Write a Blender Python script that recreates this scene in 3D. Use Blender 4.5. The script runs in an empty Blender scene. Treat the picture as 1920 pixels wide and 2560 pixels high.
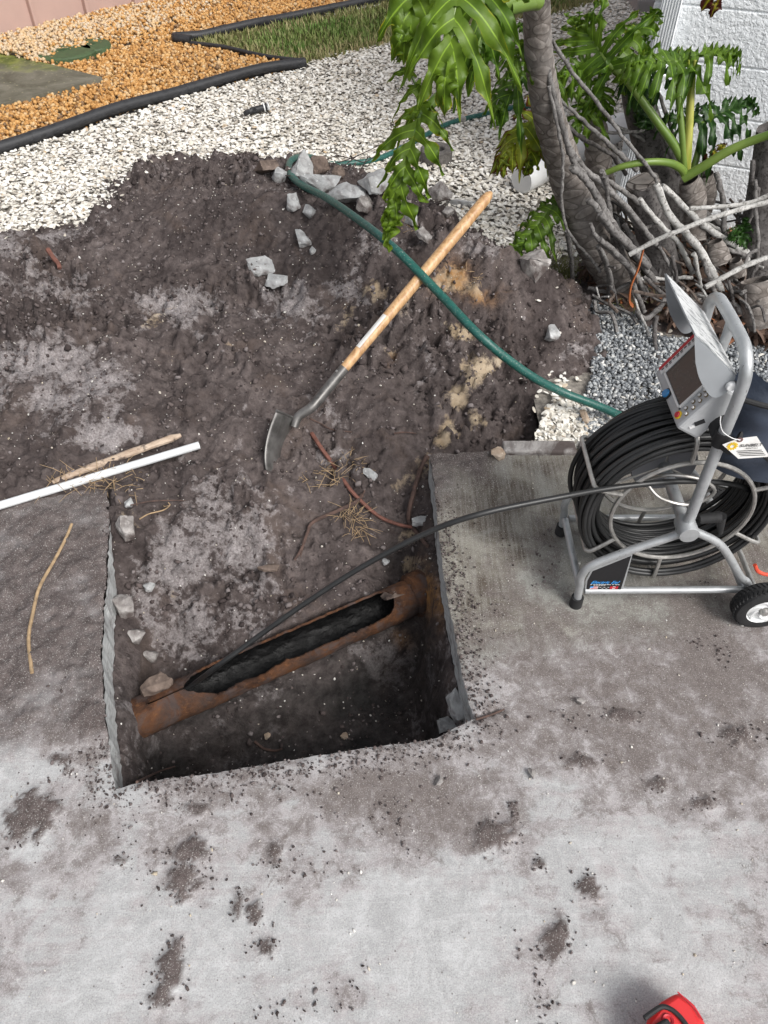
import bpy, bmesh, math, random
import numpy as np
from mathutils import Vector, Matrix, noise as mnoise

# ------------------------------------------------------------------ camera, world, sun, exposure
scene = bpy.context.scene
PW, PH, FPX, CAMH, PITCH = 1920.0, 2560.0, 1924.0, 1.6, math.radians(-47)
cam_d = bpy.data.cameras.new('camera')
cam = bpy.data.objects.new('camera', cam_d)
scene.collection.objects.link(cam)
cam.location = (0, 0, CAMH)
cam.rotation_euler = (math.pi / 2 + PITCH, 0, 0)
cam_d.sensor_fit = 'VERTICAL'
cam_d.sensor_height = 24.0
cam_d.lens = 24.0 * FPX / PH
cam_d.clip_start = 0.02
cam_d.clip_end = 200
scene.camera = cam

world = bpy.data.worlds.new('World')
scene.world = world
world.use_nodes = True
wt = world.node_tree
wt.nodes.clear()
sky = wt.nodes.new('ShaderNodeTexSky')
sky.sky_type = 'NISHITA'
sky.sun_disc = False
SUN_EL, SUN_AZ = math.radians(46), math.radians(136)      # azimuth from +y towards +x
sky.sun_elevation = SUN_EL
sky.sun_rotation = SUN_AZ
sky.air_density = 1.0
sky.dust_density = 4.0
sky.ozone_density = 1.0
hsv = wt.nodes.new('ShaderNodeHueSaturation')               # an overcast sky: nearly grey
hsv.inputs['Saturation'].default_value = 0.22
bg = wt.nodes.new('ShaderNodeBackground')
bg.inputs[1].default_value = 0.115
wo = wt.nodes.new('ShaderNodeOutputWorld')
wt.links.new(sky.outputs[0], hsv.inputs['Color'])
wt.links.new(hsv.outputs[0], bg.inputs[0])
wt.links.new(bg.outputs[0], wo.inputs[0])

sun_d = bpy.data.lights.new('sun', 'SUN')
sun_d.energy = 1.5
sun_d.angle = math.radians(24)
sun_d.color = (1.0, 0.97, 0.93)
sun = bpy.data.objects.new('sun', sun_d)
scene.collection.objects.link(sun)
sv = Vector((math.sin(SUN_AZ) * math.cos(SUN_EL), math.cos(SUN_AZ) * math.cos(SUN_EL), math.sin(SUN_EL)))
sun.rotation_euler = sv.to_track_quat('Z', 'Y').to_euler()
sun.location = (0, 0, 6)

vs = scene.view_settings
vs.view_transform = 'Standard'
vs.look = 'None'
vs.exposure = 0.66
vs.gamma = 1.0
vs.use_curve_mapping = False

# ------------------------------------------------------------------ helpers
C = scene.collection
_cp, _sp = math.cos(PITCH), math.sin(PITCH)
rnd = random.Random(7)

def ray(px, py):
    u, v = (px - PW / 2) / FPX, (py - PH / 2) / FPX
    return Vector((u, _cp + v * _sp, _sp - v * _cp))       # unit depth along the view axis

def gz(px, py, z=0.0):
    d = ray(px, py)
    t = (z - CAMH) / d.z
    return Vector((t * d.x, t * d.y, z))

def gy(px, py, Y):
    d = ray(px, py)
    t = Y / d.y
    return Vector((t * d.x, Y, CAMH + t * d.z))

def gd(px, py, dep):
    return ray(px, py) * dep + Vector((0, 0, CAMH))

def proj(x, y, z):
    zz = z - CAMH
    dep = y * _cp + zz * _sp
    dn = y * _sp - zz * _cp
    return PW / 2 + FPX * x / dep, PH / 2 + FPX * dn / dep, dep

# --- numpy gradient noise
def _hs(ix, iy, seed):
    n = (ix * 374761393 + iy * 668265263 + seed * 144269504) & 0xffffffff
    n = ((n ^ (n >> 13)) * 1274126177) & 0xffffffff
    return (n ^ (n >> 16)) & 0xffff

def pn(x, y, seed=0):
    x = np.asarray(x, float); y = np.asarray(y, float)
    ix = np.floor(x).astype(np.int64); iy = np.floor(y).astype(np.int64)
    fx = x - ix; fy = y - iy
    u = fx * fx * fx * (fx * (fx * 6 - 15) + 10); v = fy * fy * fy * (fy * (fy * 6 - 15) + 10)
    def gr(a, b, dx, dy):
        an = _hs(a, b, seed) * (2 * math.pi / 65536)
        return np.cos(an) * dx + np.sin(an) * dy
    a = gr(ix, iy, fx, fy); b = gr(ix + 1, iy, fx - 1, fy)
    c = gr(ix, iy + 1, fx, fy - 1); d = gr(ix + 1, iy + 1, fx - 1, fy - 1)
    return (a * (1 - u) + b * u) * (1 - v) + (c * (1 - u) + d * u) * v

def fbm(x, y, sc, octv=4, seed=0, rough=0.5):
    s = 0; a = 1.0; t = 0
    for i in range(octv):
        s = s + a * pn(x * sc + 17.3 * i, y * sc - 9.1 * i, seed + i); t += a
        a *= rough; sc *= 2.03
    return s / t * 1.5

def sstep(a, b, x):
    t = np.clip((x - a) / (b - a), 0, 1)
    return t * t * (3 - 2 * t)

def in_poly(x, y, P):
    x = np.asarray(x, float); y = np.asarray(y, float)
    r = np.zeros(x.shape, bool); n = len(P)
    for i in range(n):
        x1, y1 = P[i][0], P[i][1]; x2, y2 = P[(i + 1) % n][0], P[(i + 1) % n][1]
        c = ((y1 > y) != (y2 > y)) & (x < (x2 - x1) * (y - y1) / ((y2 - y1) + 1e-12) + x1)
        r ^= c
    return r

def seg_near(x, y, P, closed=True):
    bd = np.full(np.shape(x), 1e9); bx = np.zeros(np.shape(x)); by = np.zeros(np.shape(x))
    n = len(P)
    for i in range(n if closed else n - 1):
        x1, y1 = P[i][0], P[i][1]; x2, y2 = P[(i + 1) % n][0], P[(i + 1) % n][1]
        dx, dy = x2 - x1, y2 - y1
        t = np.clip(((x - x1) * dx + (y - y1) * dy) / (dx * dx + dy * dy + 1e-12), 0, 1)
        qx, qy = x1 + t * dx, y1 + t * dy
        d = np.hypot(x - qx, y - qy)
        m = d < bd
        bd = np.where(m, d, bd); bx = np.where(m, qx, bx); by = np.where(m, qy, by)
    return bd, bx, by

# --- objects
def tag(o, label=None, cat=None, group=None, kind=None):
    if label: o['label'] = label
    if cat: o['category'] = cat
    if group: o['group'] = group
    if kind: o['kind'] = kind
    return o

def worg(o):
    v = Vector((0, 0, 0))
    while o is not None:
        v = v + Vector(o.location); o = o.parent
    return v

def empty(name, loc):
    o = bpy.data.objects.new(name, None)
    o.empty_display_size = 0.05
    o.location = loc
    C.objects.link(o)
    return o

def link(name, me, m, parent=None, smooth=True):
    if m is not None and len(me.materials) == 0:
        me.materials.append(m)
    if smooth and len(me.polygons):
        me.polygons.foreach_set('use_smooth', np.ones(len(me.polygons), bool))
    o = bpy.data.objects.new(name, me)
    C.objects.link(o)
    if parent is not None:
        o.parent = parent
    return o

class MB:
    """collects geometry given in world coordinates"""
    def __init__(s): s.v = []; s.f = []
    def add(s, v, f):
        b = len(s.v)
        s.v.extend([tuple(p) for p in v]); s.f.extend([tuple(i + b for i in q) for q in f])
        return s
    def tube(s, pts, r, seg=10, caps=True, ell=None):
        P = [Vector(p) for p in pts]; n = len(P)
        R = list(r) if hasattr(r, '__len__') else [r] * n
        T = []
        for i in range(n):
            t = P[min(i + 1, n - 1)] - P[max(i - 1, 0)]
            T.append(t.normalized() if t.length > 1e-9 else Vector((0, 0, 1)))
        a = Vector((0, 0, 1)) if abs(T[0].z) < 0.9 else Vector((1, 0, 0))
        N = (a - T[0] * a.dot(T[0])).normalized()
        v = []
        for i in range(n):
            if i: N = (N - T[i] * N.dot(T[i])).normalized()
            B = T[i].cross(N)
            for k in range(seg):
                an = 2 * math.pi * k / seg
                v.append(P[i] + (N * math.cos(an) + B * math.sin(an) * (ell or 1)) * R[i])
        f = [(i * seg + k, i * seg + (k + 1) % seg, (i + 1) * seg + (k + 1) % seg, (i + 1) * seg + k)
             for i in range(n - 1) for k in range(seg)]
        if caps:
            f.append(tuple(range(seg - 1, -1, -1))); f.append(tuple((n - 1) * seg + k for k in range(seg)))
        return s.add(v, f)
    def box(s, c, sx, sy, sz, M=None):
        c = Vector(c); v = []
        for x in (-.5, .5):
            for y in (-.5, .5):
                for z in (-.5, .5):
                    p = Vector((x * sx, y * sy, z * sz))
                    v.append(c + (M @ p if M else p))
        return s.add(v, [(0, 1, 3, 2), (4, 6, 7, 5), (0, 4, 5, 1), (2, 3, 7, 6), (0, 2, 6, 4), (1, 5, 7, 3)])
    def lathe(s, prof, c, axis=(0, 0, 1), seg=32, closed=False):
        ax = Vector(axis).normalized(); c = Vector(c)
        a = Vector((1, 0, 0)) if abs(ax.x) < .9 else Vector((0, 1, 0))
        N = (a - ax * a.dot(ax)).normalized(); B = ax.cross(N)
        v = []
        for r, h in prof:
            for k in range(seg):
                an = 2 * math.pi * k / seg
                v.append(c + ax * h + (N * math.cos(an) + B * math.sin(an)) * r)
        n = len(prof); f = []
        for i in range(n if closed else n - 1):
            j = (i + 1) % n
            for k in range(seg):
                f.append((i * seg + k, i * seg + (k + 1) % seg, j * seg + (k + 1) % seg, j * seg + k))
        return s.add(v, f)
    def prism(s, poly, ext):
        """poly: list of 3D points, ext: vector"""
        P = [Vector(p) for p in poly]; e = Vector(ext); n = len(P)
        v = P + [p + e for p in P]
        return s.add(v, [tuple(range(n))[::-1], tuple(range(n, 2 * n))] + [(i, (i + 1) % n, n + (i + 1) % n, n + i) for i in range(n)])
    def build(s, name, m, parent=None, smooth=True, bevel=0, sharp=None):
        o0 = worg(parent) if parent is not None else Vector((0, 0, 0))
        me = bpy.data.meshes.new(name)
        me.from_pydata([(p[0] - o0.x, p[1] - o0.y, p[2] - o0.z) for p in s.v], [], s.f)
        bm = bmesh.new(); bm.from_mesh(me)
        bmesh.ops.recalc_face_normals(bm, faces=bm.faces)
        bm.to_mesh(me); bm.free()
        if smooth:
            me.polygons.foreach_set('use_smooth', np.ones(len(me.polygons), bool))
            me.set_sharp_from_angle(angle=math.radians(sharp or 38))
        o = link(name, me, m, parent, False)
        if bevel:
            b = o.modifiers.new('bevel', 'BEVEL'); b.width = bevel; b.segments = 2; b.limit_method = 'ANGLE'
        return o

def spline(pts, n=8):
    """Catmull-Rom resample"""
    P = [Vector(p) for p in pts]
    if len(P) < 3: return P
    Q = [P[0] * 2 - P[1]] + P + [P[-1] * 2 - P[-2]]
    out = []
    for i in range(1, len(Q) - 2):
        a, b, c, d = Q[i - 1], Q[i], Q[i + 1], Q[i + 2]
        for k in range(n):
            t = k / n
            out.append(0.5 * ((2 * b) + (c - a) * t + (2 * a - 5 * b + 4 * c - d) * t * t + (3 * b - a - 3 * c + d) * t ** 3))
    out.append(P[-1])
    return out

def fast_mesh(name, V, F, attrs=None):
    me = bpy.data.meshes.new(name)
    V = np.ascontiguousarray(V, np.float32); F = np.ascontiguousarray(F, np.int32)
    k = F.shape[1]
    me.vertices.add(len(V)); me.vertices.foreach_set('co', V.ravel())
    me.loops.add(F.size); me.loops.foreach_set('vertex_index', F.ravel())
    me.polygons.add(len(F))
    me.polygons.foreach_set('loop_start', np.arange(0, F.size, k, dtype=np.int32))
    me.update(calc_edges=True)
    for n, a in (attrs or {}).items():
        at = me.attributes.new(n, 'FLOAT', 'POINT')
        at.data.foreach_set('value', np.ascontiguousarray(a, np.float32).ravel())
    me.validate()
    return me

# --- materials
class NT:
    def __init__(s, name):
        s.m = bpy.data.materials.new(name); s.m.use_nodes = True
        s.t = s.m.node_tree; s.t.nodes.clear()
        s.out = s.t.nodes.new('ShaderNodeOutputMaterial')
        s.b = s.t.nodes.new('ShaderNodeBsdfPrincipled')
        s.t.links.new(s.b.outputs[0], s.out.inputs[0])
        s._co = None
    def n(s, t): return s.t.nodes.new(t)
    def L(s, a, b):
        s.t.links.new(a, b)
    def set(s, sock, v):
        if hasattr(v, 'is_output') or isinstance(v, bpy.types.NodeSocket): s.L(v, sock)
        else: sock.default_value = v if not (isinstance(v, tuple) and len(v) == 3 and sock.type == 'RGBA') else (*v, 1)
    def co(s):
        if s._co is None: s._co = s.n('ShaderNodeTexCoord')
        return s._co.outputs['Object']
    def mapped(s, sc=(1, 1, 1), rot=(0, 0, 0), src=None):
        m = s.n('ShaderNodeMapping'); s.L(src or s.co(), m.inputs[0])
        m.inputs['Scale'].default_value = sc; m.inputs['Rotation'].default_value = rot
        return m.outputs[0]
    def noise(s, sc, det=4, rough=.55, vec=None, dist=0.0):
        k = s.n('ShaderNodeTexNoise'); s.L(vec or s.co(), k.inputs['Vector'])
        k.inputs['Scale'].default_value = sc; k.inputs['Detail'].default_value = det
        k.inputs['Roughness'].default_value = rough; k.inputs['Distortion'].default_value = dist
        return k.outputs[0]
    def vor(s, sc, feat='F1', out=0, vec=None):
        k = s.n('ShaderNodeTexVoronoi'); k.feature = feat; s.L(vec or s.co(), k.inputs['Vector'])
        k.inputs['Scale'].default_value = sc
        return k.outputs[out]
    def attr(s, name):
        k = s.n('ShaderNodeAttribute'); k.attribute_name = name
        return k.outputs['Fac']
    def ramp(s, fac, stops, interp='LINEAR'):
        k = s.n('ShaderNodeValToRGB'); s.L(fac, k.inputs[0]); e = k.color_ramp.elements
        k.color_ramp.interpolation = interp
        while len(e) < len(stops): e.new(.5)
        for i, (p, c) in enumerate(stops):
            e[i].position = p
            e[i].color = (c, c, c, 1) if not isinstance(c, tuple) else (*c, 1)
        return k.outputs[0]
    def mix(s, fac, a, b, mode='MIX'):
        k = s.n('ShaderNodeMix'); k.data_type = 'RGBA'; k.blend_type = mode
        s.set(k.inputs['Factor'], fac)
        s.set(k.inputs[6], a); s.set(k.inputs[7], b)
        return k.outputs[2]
    def math(s, op, a, b=0.0, clamp=False):
        k = s.n('ShaderNodeMath'); k.operation = op; k.use_clamp = clamp
        s.set(k.inputs[0], a); s.set(k.inputs[1], b)
        return k.outputs[0]
    def bump(s, hgt, st=.5, dist=.01, nrm=None):
        k = s.n('ShaderNodeBump'); s.L(hgt, k.inputs['Height'])
        k.inputs['Strength'].default_value = st; k.inputs['Distance'].default_value = dist
        if nrm is not None: s.L(nrm, k.inputs['Normal'])
        return k.outputs[0]
    def fin(s, col=None, rough=None, nrm=None, metal=None, spec=None):
        if col is not None: s.set(s.b.inputs['Base Color'], col)
        if rough is not None: s.set(s.b.inputs['Roughness'], rough)
        if nrm is not None: s.L(nrm, s.b.inputs['Normal'])
        if metal is not None: s.set(s.b.inputs['Metallic'], metal)
        if spec is not None: s.b.inputs['Specular IOR Level'].default_value = spec
        return s.m

def plain(name, col, rough=.5, metal=0, var=.15, sc=30, bump=.0, spec=.5):
    t = NT(name)
    a = t.noise(sc, 5, .6)
    c = t.mix(t.ramp(a, [(.3, 0.), (.7, 1.)]), tuple(x * (1 - var) for x in col), tuple(min(1, x * (1 + var)) for x in col))
    nr = t.bump(t.noise(sc * 4, 4), bump, .004) if bump else None
    rg = t.ramp(a, [(.3, max(0, rough - .08)), (.7, min(1, rough + .08))])
    return t.fin(c, rg, nr, metal, spec)

MAT = {}
# ------------------------------------------------------------------ materials for the setting
def mat_concrete():
    t = NT('patio_concrete')
    mud, clod, olive = t.attr('mud'), t.attr('clod'), t.attr('olive')
    fine = t.noise(55, 8, .7, dist=.4); mid = t.noise(13, 8, .66, dist=1.4); big = t.noise(3.4, 6, .62, dist=1.6); swirl = t.noise(7, 7, .6, dist=3.2)
    clean = t.mix(t.ramp(mid, [(.34, 0.), (.66, 1.)]), (.34, .342, .344), (.44, .443, .447))
    clean = t.mix(t.ramp(t.math('ADD', fine, t.math('MULTIPLY', t.math('SUBTRACT', mid, .5), .8)), [(.46, 0.), (.70, .6)]), clean, (.54, .545, .55))
    film = t.mix(t.ramp(swirl, [(.36, 0.), (.62, 1.)]), (.215, .193, .192), (.375, .352, .355))
    film = t.mix(t.ramp(fine, [(.56, 0.), (.70, .6)]), film, (.47, .45, .455))
    dark = t.mix(t.ramp(fine, [(.3, 0.), (.7, 1.)]), (.036, .027, .025), (.125, .100, .095))
    dark = t.mix(t.ramp(mid, [(.54, 0.), (.66, .45)]), dark, (.17, .148, .142))
    smear = t.mix(t.ramp(fine, [(.3, 0.), (.7, 1.)]), (.085, .068, .062), (.17, .145, .135))
    brush = t.noise(120, 3, .6, t.mapped((1, .05, 1), (0, 0, math.radians(-4))))
    ol = t.mix(t.ramp(t.noise(5.0, 7, .64, dist=1.4), [(.38, 0.), (.60, 1.)]), (.078, .062, .047), (.235, .222, .188))
    ol = t.mix(t.ramp(brush, [(.42, .0), (.62, .40)]), ol, (.30, .29, .265))
    ol = t.mix(t.ramp(t.noise(2.6, 5, .6, dist=1.0), [(.50, 0.), (.62, .6)]), ol, (.30, .305, .285))
    c = t.mix(olive, clean, ol)
    k = t.math('ADD', mud, t.math('MULTIPLY', t.math('SUBTRACT', mid, .5), 1.5))
    k = t.math('ADD', k, t.math('MULTIPLY', t.math('SUBTRACT', big, .5), 1.0))
    streak = t.noise(9, 7, .7, t.mapped((1, 9, 1), (0, 0, math.radians(-62))), 1.5)
    c = t.mix(t.math('MULTIPLY', t.ramp(streak, [(.56, 0.), (.66, .40)]), t.math('SUBTRACT', 1.0, olive)), c, (.54, .54, .55))
    drag = t.noise(5, 6, .62, t.mapped((1, 5.5, 1), (0, 0, math.radians(38))), .8)
    k = t.math('ADD', k, t.math('MULTIPLY', t.math('SUBTRACT', drag, .5), 1.3))
    k = t.math('MULTIPLY', k, t.math('SUBTRACT', 1.0, t.math('MULTIPLY', olive, .72)))
    c = t.mix(t.ramp(k, [(.26, 0.), (.66, .9)]), c, film)
    k2 = t.math('ADD', t.math('MULTIPLY', mud, .85), t.math('MULTIPLY', t.math('SUBTRACT', t.noise(26, 10, .8, dist=.5), .5), 2.4))
    k2 = t.math('ADD', k2, t.math('MULTIPLY', t.math('SUBTRACT', big, .5), .9))
    c = t.mix(t.ramp(k2, [(.50, 0.), (.64, .45), (.95, .88)]), c, smear)
    c = t.mix(clod, c, dark)
    speck = t.vor(95)
    grit = t.noise(330, 3, .8)
    c = t.mix(t.ramp(grit, [(.36, .42), (.48, 0.)]), c, (.14, .12, .115))
    c = t.mix(t.ramp(grit, [(.56, 0.), (.66, .5)]), c, (.62, .61, .59))
    c = t.mix(t.ramp(speck, [(.10, .45), (.16, 0.)]), c, (.55, .53, .50))
    c = t.mix(t.ramp(t.vor(41), [(.05, .7), (.09, 0.)]), c, (.10, .085, .08))
    h1 = t.bump(brush, .3, .002)
    h2 = t.bump(mid, .15, .010, h1)
    h2 = t.bump(fine, .26, .005, h2)
    h3 = t.bump(grit, .16, .002, h2)
    return t.fin(c, t.ramp(k, [(.2, .72), (.7, .92)]), h3, spec=.25)

def mat_soil():
    t = NT('dug_soil')
    dry, sand, wet = t.attr('dry'), t.attr('sand'), t.attr('wet')
    a = t.noise(7, 7, .68, dist=.6); b = t.noise(34, 7, .7); c_ = t.noise(150, 4, .7)
    col = t.mix(t.ramp(b, [(.32, 0.), (.68, 1.)]), (.048, .038, .0365), (.172, .143, .136))
    col = t.mix(t.ramp(t.noise(3.4, 6, .65, dist=1.0), [(.40, .62), (.60, 0.)]), col, (.034, .026, .025))
    col = t.mix(t.ramp(t.noise(5.2, 6, .65, dist=.8), [(.54, 0.), (.68, .45)]), col, (.125, .092, .076))
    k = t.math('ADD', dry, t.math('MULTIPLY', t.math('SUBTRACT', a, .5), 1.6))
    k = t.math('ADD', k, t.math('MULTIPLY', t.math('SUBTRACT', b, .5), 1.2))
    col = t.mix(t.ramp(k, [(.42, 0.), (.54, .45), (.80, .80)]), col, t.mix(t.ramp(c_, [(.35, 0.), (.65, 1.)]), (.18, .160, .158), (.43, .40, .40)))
    k = t.math('ADD', sand, t.math('MULTIPLY', t.math('SUBTRACT', b, .5), 1.1))
    col = t.mix(t.ramp(k, [(.45, 0.), (.7, .9)]), col, t.mix(t.ramp(a, [(.35, 0.), (.65, 1.)]), (.34, .255, .16), (.52, .43, .32)))
    k = t.attr('rust')
    col = t.mix(t.math('MULTIPLY', k, t.ramp(b, [(.35, 0.), (.6, 1.)])), col, (.33, .155, .04))
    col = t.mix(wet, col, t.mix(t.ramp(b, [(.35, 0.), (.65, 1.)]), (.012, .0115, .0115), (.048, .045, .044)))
    n1 = t.bump(b, .75, .016)
    n2 = t.bump(c_, .55, .005, n1)
    n3 = n2
    rg = t.mix(wet, (.93, .93, .93), (.55, .55, .55))
    return t.fin(col, rg, n3, spec=.2)

def mat_chips(name, stops, rough=.75, dirt=(.30, .26, .2)):
    t = NT(name)
    rv = t.attr('rv')
    col = t.ramp(rv, stops)
    col = t.mix(t.ramp(t.noise(1.6, 5, .65), [(.56, 0.), (.75, .35)]), col, dirt)
    nr = t.bump(t.noise(180, 3), .25, .004)
    return t.fin(col, rough, nr, spec=.3)

MAT['concrete'] = mat_concrete()
MAT['soil'] = mat_soil()
def mat_cut():
    t = NT('saw_cut_concrete')
    v = t.mapped((3, 3, 40))
    a = t.noise(9, 5, .6, v); b = t.vor(55)
    c = t.mix(t.ramp(a, [(.35, 0.), (.65, 1.)]), (.30, .31, .31), (.56, .57, .57))
    c = t.mix(t.ramp(b, [(.1, .6), (.2, 0.)]), c, (.16, .14, .13))
    c = t.mix(t.ramp(t.noise(14, 5, .65), [(.52, 0.), (.68, .8)]), c, (.11, .09, .088))
    return t.fin(c, .85, t.bump(a, .5, .006), spec=.2)
MAT['cut'] = mat_cut()
def mat_rubble(name, c1, c2, dirt, amt=.5):
    t = NT(name)
    a = t.noise(18, 6, .65); b = t.vor(60)
    c = t.mix(t.ramp(a, [(.35, 0.), (.65, 1.)]), c1, c2)
    c = t.mix(t.ramp(b, [(.12, .7), (.25, 0.)]), c, tuple(min(1, x * 1.3) for x in c2))
    c = t.mix(t.ramp(t.noise(9, 5, .65, dist=.7), [(.62 - amt * .25, 0.), (.80 - amt * .25, .9)]), c, dirt)
    n1 = t.bump(a, .7, .012)
    return t.fin(c, .9, t.bump(t.noise(120, 4), .5, .003, n1), spec=.2)
MAT['rubble'] = mat_rubble('broken_concrete', (.29, .295, .295), (.47, .475, .475), (.115, .094, .09), .6)
MAT['rubble_dirty'] = mat_rubble('muddy_concrete', (.25, .235, .225), (.42, .40, .385), (.07, .052, .048), .8)
MAT['rubble_brown'] = mat_rubble('muddy_stone', (.10, .075, .062), (.2, .155, .13), (.045, .033, .03), .6)

# ------------------------------------------------------------------ outline of the saw-cut patio (world, from measured edges)
def W2(l, z=0.0): return [tuple(gz(a, b, z)[:2]) for a, b in l]
LEFT = [(287, 1972), (279, 1920), (276, 1880), (268, 1820), (262, 1760), (258, 1700), (255, 1640), (258, 1570), (262, 1500), (267, 1440), (270, 1380), (274, 1300), (271, 1222)]
RIGHT = [(1184, 1797), (1166, 1730), (1150, 1656), (1138, 1590), (1130, 1545), (1117, 1484), (1108, 1420), (1102, 1370), (1097, 1327), (1092, 1280), (1088, 1228), (1081, 1180), (1074, 1144)]
FRONT = [(287, 1972), (330, 1959), (400, 1947), (480, 1938), (560, 1927), (640, 1913), (720, 1899), (800, 1886), (880, 1874), (960, 1863), (1040, 1853), (1092, 1843), (1140, 1816), (1184, 1797)]
wl, wr, wf = W2(LEFT), W2(RIGHT), W2(FRONT)
back_l = W2([(120, 1250), (0, 1278)]); back_r = W2([(1262, 1131), (1450, 1120), (1700, 1108), (1920, 1100)])
def dens(P, step=.012, jit=.0022, seed=1):
    rr = random.Random(seed); out = []
    for a, b in zip(P[:-1], P[1:]):
        n = max(1, int(math.hypot(b[0] - a[0], b[1] - a[1]) / step))
        for i in range(n):
            t = i / n
            out.append((a[0] + (b[0] - a[0]) * t + rr.uniform(-jit, jit), a[1] + (b[1] - a[1]) * t + rr.uniform(-jit, jit)))
    out.append(P[-1])
    return out
dl = dens(wl[::-1], jit=.0028, seed=3); df = dens(wf, jit=.0016, seed=4); dr = dens(wr, jit=.0020, seed=5)
NOTCH = dl + df[1:] + dr[1:]
XL, XR, YF = -1.75, 1.9, -0.5
SLAB = [(XL, YF), (XL, back_l[1][1] - .10), back_l[1], back_l[0]] + NOTCH + back_r + [(XR, back_r[-1][1] + .02), (XR, YF)]

# pipe axis
PA, PB = gz(292, 1818, -.21), gz(1062, 1478, -.21)
PD = (PB - PA); PD.z = 0; PD.normalize()
PN = Vector((-PD.y, PD.x, 0))

SOILB = W2([(-500, 760), (-200, 690), (0, 640), (60, 622), (130, 610), (200, 592), (268, 560), (285, 520), (292, 470), (350, 440), (430, 425), (500, 419), (570, 412), (640, 417), (700, 425), (800, 430), (930, 470), (1040, 530), (1150, 580), (1230, 640), (1290, 690), (1370, 722), (1440, 742), (1478, 800), (1482, 870), (1475, 930), (1462, 985), (1455, 1040), (1455, 1090), (1455, 1135)])
SOILP = SOILB + [tuple(back_r[1])] + [(.3, .5), (-2.6, .5), (-3.2, 2.2)]

def soil_h(x, y):
    x = np.asarray(x, float); y = np.asarray(y, float)
    s = (x - PA.x) * PN.x + (y - PA.y) * PN.y
    l = (x - PA.x) * PD.x + (y - PA.y) * PD.y
    n1 = fbm(x, y, 2.6, 4, 11); n2 = fbm(x, y, 9, 5, 23, .58); n3 = fbm(x, y, 33, 4, 37, .6)
    # excavation profile across the pipe
    floor = -.43 + .02 * n1 + .05 * np.exp(-((x - .02) ** 2 + (y - 1.0) ** 2) / .03) * 0
    behind = -.205 + .215 * sstep(.02, .60, s) + .05 * sstep(.40, .9, s)
    behind = behind - .07 * np.exp(-(((x + .55) / .12) ** 2 + ((y - 1.15) / .10) ** 2))       # hollow by the left wall
    behind = behind - .10 * np.exp(-(((x - .04) / .07) ** 2 + ((y - 1.47) / .09) ** 2))       # dark hollow by the right wall
    ledge = -.285 + .12 * np.exp(-((l + .05) / .035) ** 2) + .10 * np.exp(-((l - (PB - PA).length - .02) / .05) ** 2)
    prof = floor + (ledge - floor) * sstep(-.13, -.03, s + .02 * n2)
    prof = prof + (behind - prof) * sstep(.046, .080, s + .006 * n2)
    # heap
    m = .155 * np.exp(-(((x + .22) / .55) ** 2 + ((y - 3.05) / .34) ** 2)) \
        + .17 * np.exp(-(((x - .14) / .36) ** 2 + ((y - 2.72) / .34) ** 2)) \
        + .13 * np.exp(-(((x - .46) / .26) ** 2 + ((y - 2.50) / .26) ** 2)) \
        + .07 * np.exp(-(((x + .80) / .35) ** 2 + ((y - 3.05) / .4) ** 2)) \
        + .05 * np.exp(-(((x + 1.0) / .35) ** 2 + ((y - 2.2) / .25) ** 2))
    sp_ = gz(690, 1218, -.02); m = m + .05 * np.exp(-(((x - sp_.x) / .05) ** 2 + ((y - sp_.y) / .05) ** 2))
    # footprints and shovel marks
    m = m - .045 * np.exp(-(((x + .60) / .16) ** 2 + ((y - 2.42) / .09) ** 2)) - .04 * np.exp(-(((x + 1.02) / .09) ** 2 + ((y - 1.95) / .2) ** 2)) \
        - .03 * np.exp(-(((x + .62) / .14) ** 2 + ((y - 1.72) / .06) ** 2)) - .03 * np.exp(-(((x + .22) / .10) ** 2 + ((y - 2.05) / .22) ** 2)) \
        - .035 * np.exp(-(((x + 1.25) / .16) ** 2 + ((y - 1.68) / .07) ** 2)) - .05 * np.exp(-(((x + .22) / .07) ** 2 + ((y - 1.70) / .09) ** 2))
    amp = sstep(.05, .5, s) - .75 * np.exp(-(s / .085) ** 2)
    mm = .35 + .95 * sstep(-.25, .35, fbm(x, y, 1.9, 3, 141))
    lump = .055 * n1 + mm * (.060 * n2 + .030 * n3)
    ridg = 1 - np.abs(fbm(x, y, 14, 4, 71, .6))
    bil = np.abs(fbm(x + .02 * n2, y + .02 * n1, 10, 3, 72, .55)) + .5 * np.abs(fbm(x, y, 24, 3, 73, .55))
    z = prof + m * sstep(.25, .7, s) + .03 * sstep(.55, .9, s) + lump * (.62 + .5 * amp) + .026 * mm * (ridg - .8) * (.45 + amp) + .075 * mm * (bil - .35) * (.5 + .5 * amp)
    # meet the gravel
    ins = in_poly(x, y, SOILP); d, _, _ = seg_near(x, y, SOILB, False)
    sd = np.where(ins, d, -d)
    sd = sd + .09 * n2 + .04 * n1 + .06 * n3
    far = (y > 1.75)
    z = np.where(far, np.minimum(z, -.075 + 1.0 * (np.clip(sd, -.1, 9) + .075) ** .8 * .75), z)
    z = np.where(far & (sd < -.08), np.where(y > 2.35, -.09, -.028), z)
    # under the slab, and steep banks below its edge
    isl = in_poly(x, y, SLAB); ds, _, _ = seg_near(x, y, SLAB)
    ds = np.where(isl, -ds, ds)
    bank = sstep(-.004, .085, ds + .03 * n2 + .012 * n3)
    zb = np.where(z < -.1, -.1 + (z + .1) * bank, z)
    edge = sstep(-.01, .05, ds)
    zb = np.where((y > 1.5) & (z > -.1), np.minimum(zb, -.03 + (zb + .05) * edge + .02), zb)
    return np.where(ds < -.006, -.14, zb)

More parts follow.
